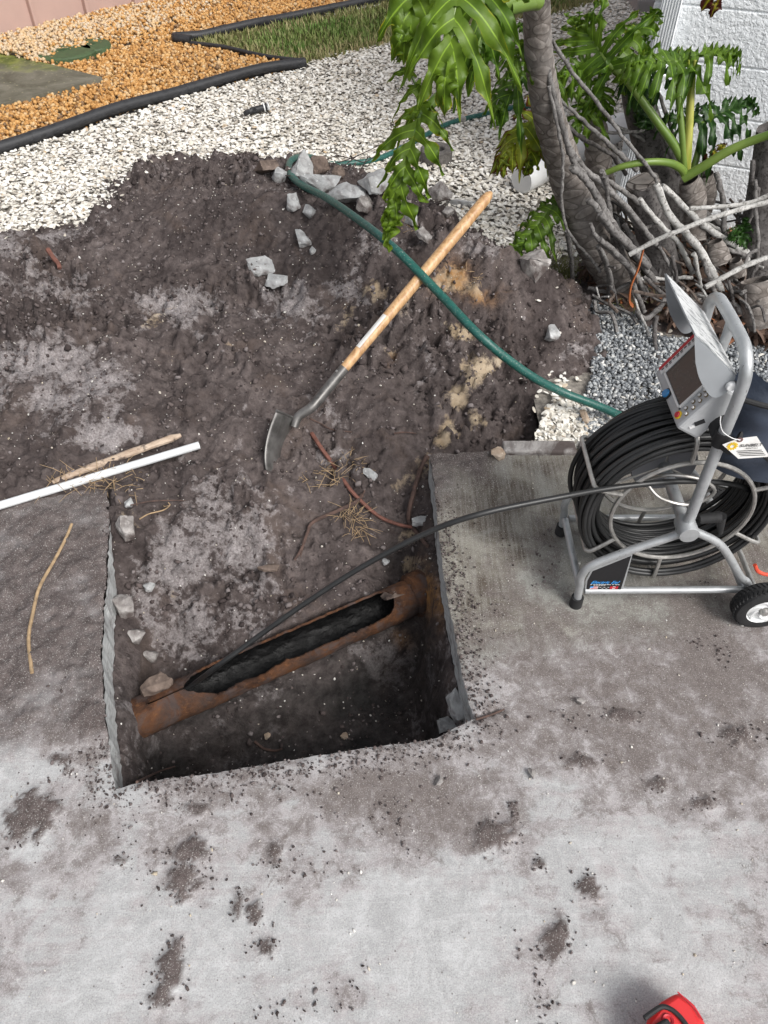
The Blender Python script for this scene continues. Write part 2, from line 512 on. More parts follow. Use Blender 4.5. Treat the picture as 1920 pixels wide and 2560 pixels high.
def grid(x0, x1, y0, y1, st):
    nx, ny = int((x1 - x0) / st) + 1, int((y1 - y0) / st) + 1
    X, Y = np.meshgrid(np.linspace(x0, x1, nx), np.linspace(y0, y1, ny))
    I = np.arange(nx * ny).reshape(ny, nx)
    F = np.stack([I[:-1, :-1], I[:-1, 1:], I[1:, 1:], I[1:, :-1]], -1).reshape(-1, 4)
    return X, Y, F

def blobs(x, y, lst, z=0.0):
    r = np.zeros(np.shape(x))
    for px, py, rx, ry, a in lst:
        p = gz(px, py, z)
        r = np.maximum(r, a * np.exp(-(((x - p.x) / rx) ** 2 + ((y - p.y) / ry) ** 2)))
    return r

# soil sheet
X, Y, F = grid(-2.3, 1.05, .5, 3.95, .0085)
Z = soil_h(X, Y)
u, v, _ = proj(X, Y, Z)
u = u + 55 * fbm(X, Y, 5.5, 4, 301, .6) + 26 * fbm(X, Y, 19, 3, 303); v = v + 40 * fbm(X, Y, 5.5, 4, 302, .6) + 20 * fbm(X, Y, 19, 3, 304)
def blob_px(lst):
    r = np.zeros(X.shape)
    for px, py, rx, ry, a in lst:
        r = np.maximum(r, a * np.exp(-(((u - px) / rx) ** 2 + ((v - py) / ry) ** 2)))
    return r
dry = blob_px([(100, 900, 160, 70, .75), (260, 1090, 110, 40, .8), (140, 740, 130, 60, .55), (470, 770, 140, 60, .65), (60, 620, 120, 40, .5), (120, 1010, 60, 80, .6),
               (600, 1400, 180, 130, .45), (520, 1550, 150, 90, .5), (440, 1450, 60, 160, .4), (760, 760, 120, 80, .45), (1000, 600, 120, 50, .45), (800, 900, 140, 70, .35),
               (820, 1000, 100, 60, .45), (350, 640, 90, 50, .3), (980, 500, 60, 40, .5), (850, 1150, 60, 40, .4), (1180, 620, 90, 40, .35), (900, 1650, 120, 80, .3), (700, 480, 100, 60, .35)])
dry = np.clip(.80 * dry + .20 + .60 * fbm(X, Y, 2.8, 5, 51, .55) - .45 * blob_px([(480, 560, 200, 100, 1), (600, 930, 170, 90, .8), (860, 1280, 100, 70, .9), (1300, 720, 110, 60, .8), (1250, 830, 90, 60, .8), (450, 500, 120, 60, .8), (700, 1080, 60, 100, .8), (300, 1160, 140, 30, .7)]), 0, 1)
sand = blob_px([(1180, 930, 40, 55, 1.), (1140, 1000, 40, 40, 1.), (1100, 1090, 40, 40, .95), (1155, 820, 60, 28, .9), (1230, 905, 45, 25, .8), (1120, 700, 60, 55, .85), (1190, 720, 55, 40, .7),
                (940, 720, 25, 60, .7), (880, 800, 40, 50, .55), (960, 890, 30, 22, .7), (395, 790, 50, 40, .6), (410, 900, 25, 15, .6), (560, 860, 25, 14, .6), (1010, 1200, 40, 60, .6),
                (1030, 1330, 40, 60, .6), (1045, 1420, 35, 40, .75), (330, 1300, 40, 30, .55), (420, 1480, 40, 40, .5), (1060, 1170, 50, 60, .6), (1000, 770, 60, 60, .5), (1200, 1060, 40, 30, .7)])
rust = blob_px([(1130, 690, 45, 40, .9), (1200, 740, 45, 16, .7), (1080, 1490, 25, 60, 1.), (1000, 1610, 30, 25, .6), (975, 900, 16, 14, .6)])
s_ = (X - PA.x) * PN.x + (Y - PA.y) * PN.y
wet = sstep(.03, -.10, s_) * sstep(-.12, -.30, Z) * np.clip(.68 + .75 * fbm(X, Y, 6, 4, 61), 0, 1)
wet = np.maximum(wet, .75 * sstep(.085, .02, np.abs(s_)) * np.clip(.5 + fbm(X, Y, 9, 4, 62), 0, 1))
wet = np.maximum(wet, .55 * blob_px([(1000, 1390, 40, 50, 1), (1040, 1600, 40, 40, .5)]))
keep = ~((Z.ravel()[F] < -.085).all(1) & (Y.ravel()[F].mean(1) > 2.2))
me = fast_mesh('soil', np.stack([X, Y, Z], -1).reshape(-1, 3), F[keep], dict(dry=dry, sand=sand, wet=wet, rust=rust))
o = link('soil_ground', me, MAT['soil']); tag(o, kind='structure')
def soil_at(x, y): return float(soil_h(np.array([x]), np.array([y]))[0])

# patio top: a fine grid snapped to the saw cut
X, Y, F = grid(XL, XR, YF, 1.90, .0085)
x, y = X.ravel().copy(), Y.ravel().copy()
ins = in_poly(x, y, SLAB)
cen = in_poly(x[F].mean(1), y[F].mean(1), SLAB)
F = F[cen]
used = np.zeros(len(x), int); np.add.at(used, F.ravel(), 1)
bd = (used > 0) & (used < 4)
d, qx, qy = seg_near(x[bd], y[bd], SLAB)
x[bd] = np.where(d < .02, qx, x[bd]); y[bd] = np.where(d < .02, qy, y[bd])
dd, _, _ = seg_near(x, y, NOTCH, False)
uu, vv, _ = proj(x, y, np.zeros_like(x))
def bp(lst):
    r = np.zeros(x.shape)
    for px, py, rx, ry, a in lst:
        r = r + a * np.exp(-(((uu - px) / rx) ** 2 + ((vv - py) / ry) ** 2))
    return r
mud = .45 + .62 * fbm(x, y, 2.7, 5, 5, .55) + .35 * fbm(x, y, 11, 5, 6, .6)
mud += bp([(1500, 1560, 420, 120, .25), (1780, 1720, 240, 110, .22), (900, 1990, 900, 110, .16), (150, 2130, 260, 130, .14), (800, 2450, 700, 130, -.12), (1450, 1620, 260, 130, .42), (1300, 1850, 320, 110, .36), (1800, 1900, 220, 300, .34), (900, 1960, 340, 90, .34), (1650, 1950, 160, 120, .2), (1250, 2080, 120, 100, .2), (1150, 2080, 140, 90, .2), (120, 2250, 160, 200, .12),
           (1500, 2080, 220, 130, -.20), (620, 2350, 320, 160, -.16), (330, 2010, 60, 160, -.34), (560, 2060, 120, 90, -.08), (1000, 2330, 220, 160, -.18), (1750, 2200, 160, 200, -.1), (1780, 1680, 200, 80, .25),
           (100, 1830, 160, 40, .35), (90, 1920, 120, 40, -.25), (1830, 1480, 200, 160, .3)])
left = sstep(1930, 1790, vv + 60 * fbm(x, y, 6, 4, 9)) * sstep(330, 280, uu)
left = left * np.clip(.95 + .8 * fbm(x, y, 5, 4, 14), 0, 1)
rear = sstep(.16, .0, dd + .08 * fbm(x, y, 8, 4, 8)) * sstep(1320, 1180, vv) * (uu > 700)
rear = np.maximum(rear, sstep(1225, 1165, vv + 50 * fbm(x, y, 7, 4, 19)) * (uu > 900) * sstep(1290, 1180, uu) * .9)
olive = np.clip(sstep(1720, 1500, vv + .25 * (uu - 1500)) * (uu > 800) + bp([(1700, 1500, 200, 140, .7)]), 0, 1)
cl = np.zeros_like(x)
CL = [(85, 2030, .045, .040), (52, 2070, .02, .028), (128, 2012, .022, .012), (110, 2060, .012, .03), (478, 2128, .028, .02), (456, 2205, .026, .034), (425, 2420, .022, .034), (408, 2480, .02, .022), (440, 2380, .012, .02), (688, 2135, .009, .02),
      (598, 2262, .01, .02), (636, 2285, .009, .018), (672, 2372, .012, .01), (1240, 2085, .036, .028), (1215, 2110, .012, .01), (1282, 2018, .008, .012), (1290, 2040, .006, .008), (1385, 2350, .024, .018), (1410, 2330, .014, .02), (1378, 2390, .008, .01),
      (1348, 2160, .008, .01), (490, 2025, .02, .012), (1450, 1905, .03, .012), (1640, 1960, .02, .012), (1840, 1840, .03, .02), (1760, 2010, .022, .012), (1470, 2220, .02, .02), (1560, 1790, .03, .014), (150, 1900, .02, .01), (170, 1930, .008, .006), (300, 2152, .01, .006)]
for px, py, rx, ry in CL:
    p = gz(px, py); m = (np.abs(x - p.x) < .2) & (np.abs(y - p.y) < .2)
    xr, yr = x[m] * .78 + y[m] * .62, y[m] * .78 - x[m] * .62
    wx_, wy_ = .014 * fbm(xr, yr, 22, 3, 91), .014 * fbm(xr, yr, 22, 3, 92)
    e = np.exp(-(((x[m] - p.x + wx_) / rx) ** 2 + ((y[m] - p.y + wy_) / ry) ** 2) * .62)
    cl[m] = np.maximum(cl[m], sstep(.42, .58, e + .62 * fbm(xr, yr, 52, 4, 77, .65)))
thick = np.maximum(left, rear)
n2 = fbm(x, y, 16, 5, 31, .6); n3 = fbm(x, y, 55, 3, 33, .6)
zz = .0012 * n2 + thick * np.clip(.012 + .018 * n2 + .011 * n3, .0, .06) + cl * (.006 + .006 * np.abs(n3) + .004 * n2)
zz -= sstep(.012, .0, dd) * (.0035 + .004 * np.clip(n3, 0, 1))
crack = np.zeros_like(x)
cp = W2([(1184, 1797), (1225, 1785), (1262, 1772)]); dc, _, _ = seg_near(x, y, cp, False)
zz -= .012 * sstep(.006, .001, dc)
thick_c = np.maximum(np.clip(thick * (1.08 + .5 * n2 + .5 * fbm(x, y, 6, 4, 66)), 0, .97), cl)
thick_c = np.maximum(thick_c, .85 * sstep(.006, .0015, dc))
me = fast_mesh('patio_top', np.stack([x, y, zz], -1), F, dict(mud=mud, clod=thick_c, olive=olive))
patio = link('patio_slab', me, MAT['concrete']); tag(patio, kind='structure')
# saw-cut face under the edge
b = MB(); rr = random.Random(9)
for i in range(len(NOTCH) - 1):
    (x1, y1), (x2, y2) = NOTCH[i], NOTCH[i + 1]
    b.add([(x1, y1, -.0035), (x2, y2, -.0035), (x2, y2, -.105), (x1, y1, -.105)], [(0, 1, 2, 3)])
o = b.build('cut_face', MAT['cut'], patio)
b = MB()
for P in (back_l[::-1] + [wl[-1]], [wr[-1]] + back_r):
    for (x1, y1), (x2, y2) in zip(P[:-1], P[1:]):
        b.add([(x1, y1, -.003), (x2, y2, -.003), (x2, y2, -.12), (x1, y1, -.12)], [(0, 1, 2, 3)])
b.build('rear_edge', MAT['cut'], patio)

# ------------------------------------------------------------------ beyond the patio: bed, gravels, lawn
def flat(name, poly, z, m, kind='structure'):
    me = bpy.data.meshes.new(name); me.from_pydata([(p[0], p[1], z) for p in poly], [], [tuple(range(len(poly)))])
    return tag(link(name, me, m, None, False), kind=kind)
MAT['bed'] = plain('gravel_bed', (.24, .22, .195), .95, var=.4, sc=60, bump=.6, spec=.1)
MAT['ground'] = plain('bare_ground', (.16, .14, .115), .95, var=.4, sc=9, bump=.4, spec=.1)
o = flat('ground', [(-60, 2.9), (60, 2.9), (60, 120), (-60, 120)], -.075, MAT['ground'])
flat('gravel_bed_ground', [(-4.5, 2.4), (-1.6, 2.75), (-.9, 3.1), (-.2, 3.1), (.3, 2.7), (.50, 2.2), (.50, 1.79), (2.6, 1.78), (3.2, 9.5), (-4.5, 9.5)], -.022, MAT['bed'])

ELOW = W2([(-420, 520), (-200, 440), (0, 377), (150, 331), (300, 281), (450, 236), (560, 206), (660, 182), (762, 163)])
GRASS = W2([(440, 106), (520, 119), (640, 140), (752, 158), (800, 149), (860, 134), (960, 112), (1030, 93), (1160, 72), (1290, 50), (1420, 28), (1500, 0), (1530, -40), (1300, -75), (1080, -22), (960, 3), (830, 29), (700, 53), (560, 84)])
EUP = W2([(480, 110), (440, 104), (500, 95), (560, 84), (640, 68), (700, 53), (830, 29), (960, 4), (1080, -22), (1250, -60)])
PAD = W2([(-220, 95), (0, 141), (130, 172), (258, 204), (200, 222), (120, 243), (0, 272), (-220, 330)])
ORANGE = ELOW + W2([(752, 158), (640, 140), (520, 119), (440, 106)]) + EUP[2:] + W2([(900, -110), (450, -12), (336, 16), (220, 48), (0, 108), (-300, 190)])
HN = Vector((math.sin(math.radians(22)), math.cos(math.radians(22)), 0)); HU = Vector((HN.y, -HN.x, 0)); HD = 3.5   # house wall plane HN.p = HD

def rotm(n, rs, tilt):
    a = rs.uniform(0, 2 * math.pi, n); tx = rs.normal(0, tilt, n); ty = rs.normal(0, tilt, n)
    ca, sa = np.cos(a), np.sin(a)
    Rz = np.zeros((n, 3, 3)); Rz[:, 0, 0] = ca; Rz[:, 0, 1] = -sa; Rz[:, 1, 0] = sa; Rz[:, 1, 1] = ca; Rz[:, 2, 2] = 1
    Rx = np.zeros((n, 3, 3)); Rx[:, 0, 0] = 1; Rx[:, 1, 1] = np.cos(tx); Rx[:, 1, 2] = -np.sin(tx); Rx[:, 2, 1] = np.sin(tx); Rx[:, 2, 2] = np.cos(tx)
    Ry = np.zeros((n, 3, 3)); Ry[:, 1, 1] = 1; Ry[:, 0, 0] = np.cos(ty); Ry[:, 0, 2] = np.sin(ty); Ry[:, 2, 0] = -np.sin(ty); Ry[:, 2, 2] = np.cos(ty)
    return Ry @ Rx @ Rz

def scatter(name, P, size, tv, tf, rs, m, tilt=.35, flatz=.5, smooth=False, jit=.2, rv=None):
    n = len(P)
    S = size[:, None] * np.stack([rs.uniform(.75, 1.25, n), rs.uniform(.6, 1.0, n), flatz * rs.uniform(.7, 1.3, n)], -1)
    V = tv[None] * (1 + rs.normal(0, jit, (n, len(tv), 1)) * (np.abs(tv).sum(-1) > 0)[None, :, None]) * S[:, None, :]
    V = np.einsum('nij,nkj->nki', rotm(n, rs, tilt), V) + P[:, None, :]
    Fc = (tf[None] + (np.arange(n) * len(tv))[:, None, None]).reshape(-1, tf.shape[1])
    r = rs.uniform(0, 1, n) if rv is None else rv
    me = fast_mesh(name, V.reshape(-1, 3), Fc, dict(rv=np.repeat(r, len(tv))))
    return tag(link(name, me, m, None, smooth), kind='stuff')

an = np.arange(7) * 2 * np.pi / 7
T_CHIP = np.concatenate([[[0, 0, .42]], np.stack([np.cos(an), np.sin(an), np.zeros(7)], -1)]); F_CHIP = np.array([[0, i + 1, (i + 1) % 7 + 1] for i in range(7)])
def _ico():
    bm = bmesh.new(); bmesh.ops.create_icosphere(bm, subdivisions=1, radius=1.0)
    v = np.array([p.co[:] for p in bm.verts]); f = np.array([[q.index for q in p.verts] for p in bm.faces]); bm.free(); return v, f
T_ICO, F_ICO = _ico()
T_OCT = np.array([[1, 0, 0], [0, 1, 0], [-1, 0, 0], [0, -1, 0], [0, 0, 1], [0, 0, -1.]]); F_OCT = np.array([[0, 1, 4], [1, 2, 4], [2, 3, 4], [3, 0, 4], [1, 0, 5], [2, 1, 5], [3, 2, 5], [0, 3, 5]])

MAT['shell'] = mat_chips('white_shell_chips', [(0., (.40, .36, .30)), (.10, (.58, .54, .47)), (.45, (.75, .72, .655)), (.96, (.85, .835, .79)), (1., (.45, .33, .2))])
MAT['orange'] = mat_chips('orange_pebbles', [(0., (.17, .11, .065)), (.12, (.36, .18, .055)), (.45, (.50, .265, .085)), (.7, (.56, .34, .135)), (.9, (.56, .41, .24)), (1., (.52, .44, .34))], .6, (.36, .22, .10))
rs = np.random.RandomState(4)
def gravel_pts(n, x0, x1, y0, y1):
    P = np.stack([rs.uniform(x0, x1, n), rs.uniform(y0, y1, n)], -1)
    x, y = P[:, 0], P[:, 1]
    u, v, _ = proj(x, y, np.zeros(n))
    ok = (u > -420) & (u < 2300) & (v > -190)
    ok &= (x * HN.x + y * HN.y < HD + .01) | (x * HU.x + y * HU.y < LEFTU - .02)
    return P[ok]
LEFTU = None
def onwall(px, py):
    d = ray(px, py); t = HD / (d.x * HN.x + d.y * HN.y)
    return d * t + Vector((0, 0, CAMH))
LEFTU = onwall(1635, 8).dot(HU)
P = gravel_pts(330000, -3.4, 2.6, 1.9, 8.8)
x, y = P.T
ok = ~in_poly(x, y, ORANGE) & ~in_poly(x, y, PAD)
dg, _, _ = seg_near(x, y, GRASS); ok &= ~(in_poly(x, y, GRASS) & (dg > rs.uniform(0, .12, len(x)) ** 1.5 * 1.4))
de, _, _ = seg_near(x, y, ELOW, False); ok &= de > .03
sl = y - (ELOW[0][1] + (x - ELOW[0][0]) * (ELOW[-1][1] - ELOW[0][1]) / (ELOW[-1][0] - ELOW[0][0]))
ok &= ~((x < ELOW[-1][0]) & (sl > .35))
ok &= ~((x > .62) & (y < 2.95) & (rs.uniform(0, 1, len(x)) < .93))      # litter under the plant
P = P[ok]; x, y = P.T
hz = soil_h(x, y)
dso, _, _ = seg_near(x, y, SOILB, False); isp = in_poly(x, y, SOILP); keep = (hz < -.012 + .012 * rs.normal(0, 1, len(x))) & ~(isp & (dso > .10))
spill = (~keep) & (dso < .22) & (rs.uniform(0, 1, len(x)) < .34 * np.exp(-dso / .055))
keep |= spill
P = P[keep]; x, y = P.T; zs_ = np.where(spill[keep], hz[keep] + .003, -1)
sz = (.0058 + .0085 * rs.beta(1.6, 2.2, len(x))) * (1 + .06 * np.clip(y - 3, 0, 4))
Pz = np.stack([x, y, np.maximum(-.018 + rs.uniform(0, .018, len(x)), zs_)], -1)
g_o = scatter('white_gravel', Pz, sz, T_CHIP, F_CHIP, rs, MAT['shell'], .30, .5, False, .16)
tag(g_o, 'loose white shell gravel covering the yard', 'gravel')

P = gravel_pts(150000, -4.2, 1.0, 3.4, 8.6); x, y = P.T
ok = in_poly(x, y, ORANGE); dp, _, _ = seg_near(x, y, PAD)
ok &= ~(in_poly(x, y, PAD) & (dp > .03 * rs.uniform(0, 1, len(x))))
P = P[ok]; x, y = P.T
WA, WB = gz(0, 110), gz(336, 18)
wd = Vector((WB.x - WA.x, WB.y - WA.y, 0)).normalized()
dw = (x - WA.x) * wd.y - (y - WA.y) * wd.x           # distance in front of the pink wall
hump = .0 * x
pale = sstep(.75, .25, dw + .22 * fbm(x, y, 1.5, 3, 3)) * sstep(7.2, 5.6, y)
rvv = np.where(rs.uniform(0, 1, len(x)) < pale * .9, rs.uniform(.86, 1.0, len(x)), rs.uniform(0, .9, len(x)))
o = scatter('orange_gravel', np.stack([x, y, -.018 + rs.uniform(0, .03, len(x)) + .05 * pale], -1), rs.uniform(.008, .0165, len(x)), T_ICO[:, :], F_ICO, rs, MAT['orange'], .5, .75, True, .12, rvv) if len(x) < 45000 else \
    scatter('orange_gravel', np.stack([x, y, -.018 + rs.uniform(0, .03, len(x)) + .05 * pale], -1), rs.uniform(.008, .0165, len(x)), T_OCT, F_OCT, rs, MAT['orange'], .5, .75, True, .12, rvv)
tag(o, 'loose orange and tan pebbles beyond the black edging', 'gravel')
print('chips', len(Pz), 'pebbles', len(x))

# lawn
MAT['lawn'] = plain('lawn_earth', (.10, .095, .045), .95, var=.5, sc=25, bump=.5, spec=.1)
flat('lawn_ground', GRASS, -.012, MAT['lawn'])
t = NT('grass_blades')
MAT['grass'] = t.fin(t.mix(t.ramp(t.noise(2.2, 4, .6), [(.40, 0.), (.62, 1.)]), t.ramp(t.attr('rv'), [(0., (.30, .28, .13)), (.5, (.20, .24, .075)), (1., (.14, .20, .05))]), t.ramp(t.attr('rv'), [(0., (.36, .31, .16)), (.35, (.13, .22, .05)), (1., (.085, .17, .03))])), .6, spec=.25)
n = 70000
x = rs.uniform(-1.6, 2.2, n); y = rs.uniform(4.8, 8.4, n); ok = in_poly(x, y, GRASS); u, v, _ = proj(x, y, 0 * x); ok &= (u < 1700)
x, y = x[ok], y[ok]; n = len(x)
hgt = rs.uniform(.02, .055, n); az = rs.uniform(0, 6.283, n); ln = rs.uniform(.1, .8, n); wdt = rs.uniform(.0025, .0045, n) * 1.3
base = np.stack([x, y, np.full(n, -.015)], -1); sd = np.stack([-np.sin(az), np.cos(az), 0 * az], -1) * wdt[:, None]
tip = base + np.stack([np.cos(az) * ln * hgt, np.sin(az) * ln * hgt, hgt], -1)
midp = base + np.stack([np.cos(az) * ln * hgt * .3, np.sin(az) * ln * hgt * .3, hgt * .6], -1)
V = np.stack([base - sd, base + sd, midp + sd * .7, midp - sd * .7, tip], 1).reshape(-1, 3)
I = np.arange(n)[:, None] * 5
Ft = np.concatenate([I + [0, 1, 2], I + [0, 2, 3], I + [3, 2, 4]])
dgr, _, _ = seg_near(x, y, GRASS)
dry_g = np.clip(rs.uniform(0, 1, n) * .9 + .1 - .55 * sstep(.35, .0, dgr) , 0, 1)
tag(link('lawn_grass', fast_mesh('lawn_grass', V, Ft, dict(rv=np.repeat(dry_g, 5))), MAT['grass'], None, False), 'short patchy green and straw-coloured lawn grass', 'grass', kind='stuff')

# black edging
MAT['edging'] = plain('black_edging_plastic', (.022, .023, .026), .55, var=.35, sc=25, bump=.15)
def edging(P, label, r=.028, rim=None):
    z = .02
    root = empty('landscape_edging', (P[0][0], P[0][1], 0))
    Q = spline([(a, b_, z + .006 * math.sin(i * 2.1)) for i, (a, b_) in enumerate(P)], 5)
    k = max(2, len(Q) // 3); i = 0
    while i < len(Q) - 1:
        j = min(len(Q) - 1, i + k)
        if len(Q) - 1 - j < 3: j = len(Q) - 1
        MB().tube(Q[i:j + 1], r, 12).build('edging_length', MAT['edging'], root)
        q = Q[j]; tdir = (Q[j] - Q[j - 1]).normalized()
        if j < len(Q) - 1: MB().tube([q - tdir * .025, q + tdir * .025], r * 1.06, 12).build('joint_sleeve', MAT['edging'], root)
        i = j
    for a in (0,):
        bb = MB()
        for p, q in zip(Q[:-1], Q[1:]):
            bb.add([(p.x, p.y, -.02), (q.x, q.y, -.02), (q.x, q.y, z), (p.x, p.y, z)], [(0, 1, 2, 3)])
        bb.build('skirt', MAT['edging'], root)
    return tag(root, label, 'edging', 'black plastic garden edging')
edging(ELOW, 'long black plastic edging between orange pebbles and white shell gravel', .030)
edging(EUP, 'black plastic edging along the upper side of the lawn', .030)
edging(W2([(480, 116), (560, 128), (660, 146), (752, 160)]), 'thin black edging sunk between orange pebbles and lawn, short length', .012)

# mossy pad and valve lids
t = NT('mossy_concrete')
k = t.noise(5, 5, .6, dist=.6)
gpx = t.n('ShaderNodeSeparateXYZ'); t.L(t.co(), gpx.inputs[0])
moss = t.math('ADD', t.math('MULTIPLY', t.math('SUBTRACT', gpx.outputs[1], 5.05), 2.2), t.math('MULTIPLY', t.math('SUBTRACT', k, .5), 1.6))
c = t.mix(t.ramp(k, [(.35, 0.), (.65, 1.)]), (.085, .080, .058), (.19, .18, .145))
c = t.mix(t.ramp(moss, [(.1, 0.), (.5, .9)]), c, t.mix(t.ramp(t.noise(11, 5), [(.4, 0.), (.6, 1.)]), (.075, .095, .018), (.20, .22, .05)))
c = t.mix(t.ramp(t.vor(28), [(.1, .5), (.2, 0.)]), c, (.33, .32, .2))
MAT['pad'] = t.fin(c, .9, t.bump(t.noise(40, 5), .4, .01), spec=.2)
b = MB(); b.prism([(p[0], p[1], -.03) for p in PAD], (0, 0, .055)); o = b.build('mossy_slab', MAT['pad'], None, False); o['kind'] = 'structure'
MAT['lid'] = plain('green_lid', (.05, .085, .035), .7, var=.3, sc=30, bump=.2)
for px, py, rx, ry, lab in ((165, 140, .20, .17, 'large green oval valve lid half sunk in orange pebbles'), (238, 124, .105, .13, 'small green valve lid beside the larger oval lid')):
    p = gz(px, py); root = empty('valve_lid', (p.x, p.y, 0)); b = MB()
    M = Matrix.Rotation(.3, 3, 'Z')
    vv_ = [Vector((p.x, p.y, .036))]
    for ring, (s, z) in enumerate(((.8, .036), (.95, .034), (1.0, .026), (1.0, -.02))):
        for k in range(28):
            a = 2 * math.pi * k / 28
            q = M @ Vector((rx * s * math.cos(a), ry * s * math.sin(a), 0)); vv_.append(Vector((p.x + q.x, p.y + q.y, z)))
    ff = [(0, 1 + k, 1 + (k + 1) % 28) for k in range(28)] + [(1 + r * 28 + k, 1 + (r + 1) * 28 + k, 1 + (r + 1) * 28 + (k + 1) % 28, 1 + r * 28 + (k + 1) % 28) for r in range(3) for k in range(28)]
    b.add(vv_, ff).build('lid_plate', MAT['lid'], root)
    MB().box((p.x, p.y, .039), rx * .35, .02, .01, M).build('lid_grip', MAT['lid'], root)
    tag(root, lab, 'valve lid', 'green valve lids')

# pink boundary wall
MAT['pink'] = plain('pink_render', (.45, .315, .275), .9, var=.07, sc=3, bump=.25, spec=.15)
nrm = Vector((wd.y, -wd.x, 0))
root = empty('pink_wall', (WA.x, WA.y, 0))
def wp(s, off, z): return (WA.x + wd.x * s + nrm.x * off, WA.y + wd.y * s + nrm.y * off, z)
b = MB(); b.prism([wp(-3, 0, -.1), wp(14, 0, -.1), wp(14, -.2, -.1), wp(-3, -.2, -.1)], (0, 0, 1.7)); b.build('wall_panel', MAT['pink'], root, False, .006)
s1 = (gz(219, 50) - WA).dot(wd); s2 = (WB - WA).dot(wd)
for k in range(-1, 6):
    s = s1 + k * (s2 - s1)
    b = MB(); b.prism([wp(s - .014, -.01, -.1), wp(s - .012, .035, -.1), wp(s + .012, .035, -.1), wp(s + .014, -.01, -.1)], (0, 0, 1.7)); b.build('rib', MAT['pink'], root, False, .006)
b = MB(); b.prism([wp(-3, .02, 1.6), wp(14, .02, 1.6), wp(14, -.22, 1.6), wp(-3, -.22, 1.6)], (0, 0, .07)); b.build('coping', MAT['pink'], root, False, .01)
tag(root, 'dusty pink rendered boundary wall with thin vertical ribs behind the orange pebbles', 'wall')

# white house
t = NT('white_wall_paint')
c = t.mix(t.ramp(t.noise(2.5, 5, .6), [(.3, 0.), (.7, 1.)]), (.68, .71, .735), (.80, .82, .835))
MAT['white_wall'] = t.fin(c, .55, t.bump(t.noise(65, 3, .55, dist=.4), .75, .012), spec=.35)
MAT['white_paint'] = plain('white_gloss_paint', (.78, .80, .82), .35, var=.06, sc=12, bump=.05)
house = empty('house', tuple(HN * HD + HU * LEFTU))
def hw(u_, off, z): return tuple(HU * u_ + HN * (HD + off) + Vector((0, 0, z)))
zt = onwall(1708.9, 11.6).z; zb_ = onwall(1790, 412).z; ch = (zt - zb_) / 3
k = -6
for i in range(-9, 7):
    z1 = zt - ch * i; z0 = z1 - ch
    if z1 < -.25: break
    b = MB(); g_ = .0025
    b.prism([hw(LEFTU, 0, z0 + g_), hw(LEFTU + 4, 0, z0 + g_), hw(LEFTU + 4, .2, z0 + g_), hw(LEFTU, .2, z0 + g_)], (0, 0, ch - 2 * g_))
    b.build('block_course', MAT['white_wall'], house, False, .0045)
b = MB(); b.prism([hw(LEFTU + .003, .004, -.3), hw(LEFTU + 4, .004, -.3), hw(LEFTU + 4, 5, -.3), hw(LEFTU + .003, 5, -.3)], (0, 0, 2.75)); b.build('wall_core', MAT['white_wall'], house, False)
tag(house, 'white painted block house wall with faint horizontal courses at right', 'house')
# fluted downspout
u0, u1 = onwall(1658, 0).dot(HU), onwall(1708, 0).dot(HU)
def spout_sec(uo, ub, z, kick=0.0, tlt=0):
    pts = [hw(uo, -.001 - kick, z)]
    n = 7
    for i in range(n):
        a = uo + (ub - uo) * (i / n); w_ = (ub - uo) / n
        for fr, dp in ((.12, .052), (.22, .044), (.42, .044), (.52, .052)):
            pts.append(hw(a + w_ * fr * 1.6, -dp - kick, z + tlt))
    pts.append(hw(ub, -.05 - kick, z + tlt)); pts.append(hw(ub, -.001 - kick, z))
    return pts
spt = empty('downspout', hw((u0 + u1) / 2, -.03, 0))
secs = [spout_sec(u0, u1, 2.3), spout_sec(u0, u1, .22), spout_sec(u0, u1, .15, .015, -.02), spout_sec(u0, u1, .10, .06, -.04), spout_sec(u0, u1, .055, .13, -.05)]
b = MB(); n = len(secs[0])
vv_ = [p for s in secs for p in s]
b.add(vv_, [(i * n + k, i * n + k + 1, (i + 1) * n + k + 1, (i + 1) * n + k) for i in range(len(secs) - 1) for k in range(n - 1)])
b.build('fluted_pipe', MAT['white_paint'], spt, False)
for z in (.55, 1.5):
    MB().prism([hw(u0 - .012, -.0, z), hw(u0 - .012, -.056, z), hw(u1 + .012, -.056, z), hw(u1 + .012, 0, z)], (0, 0, .02)).build('bracket', MAT['white_paint'], spt, False, .002)
tag(spt, 'white fluted downspout fixed near the corner of the white house', 'downspout')
# grey unit far behind the corner
p = gz(1600, 28)
MAT['padgrey'] = plain('grey_pad', (.26, .25, .25), .9, sc=12, bump=.3)
MAT['unit'] = plain('pale_grey_metal', (.50, .49, .50), .5, sc=10)
un = empty('utility_unit', (p.x + .12, p.y + .1, 0))
MB().box((p.x + .22, p.y + .16, .02), .5, .34, .10).build('base_pad', MAT['padgrey'], un, False, .008)
MB().box((p.x + .24, p.y + .20, .42), .36, .24, .66).build('cabinet', MAT['unit'], un, False, .012)
MB().box((p.x + .24, p.y + .078, .10), .34, .012, .03).build('base_strip', plain('dark_trim', (.04, .04, .045), .6), un, False, .003)
tag(un, 'pale grey utility cabinet on a grey pad behind the house corner', 'utility cabinet')
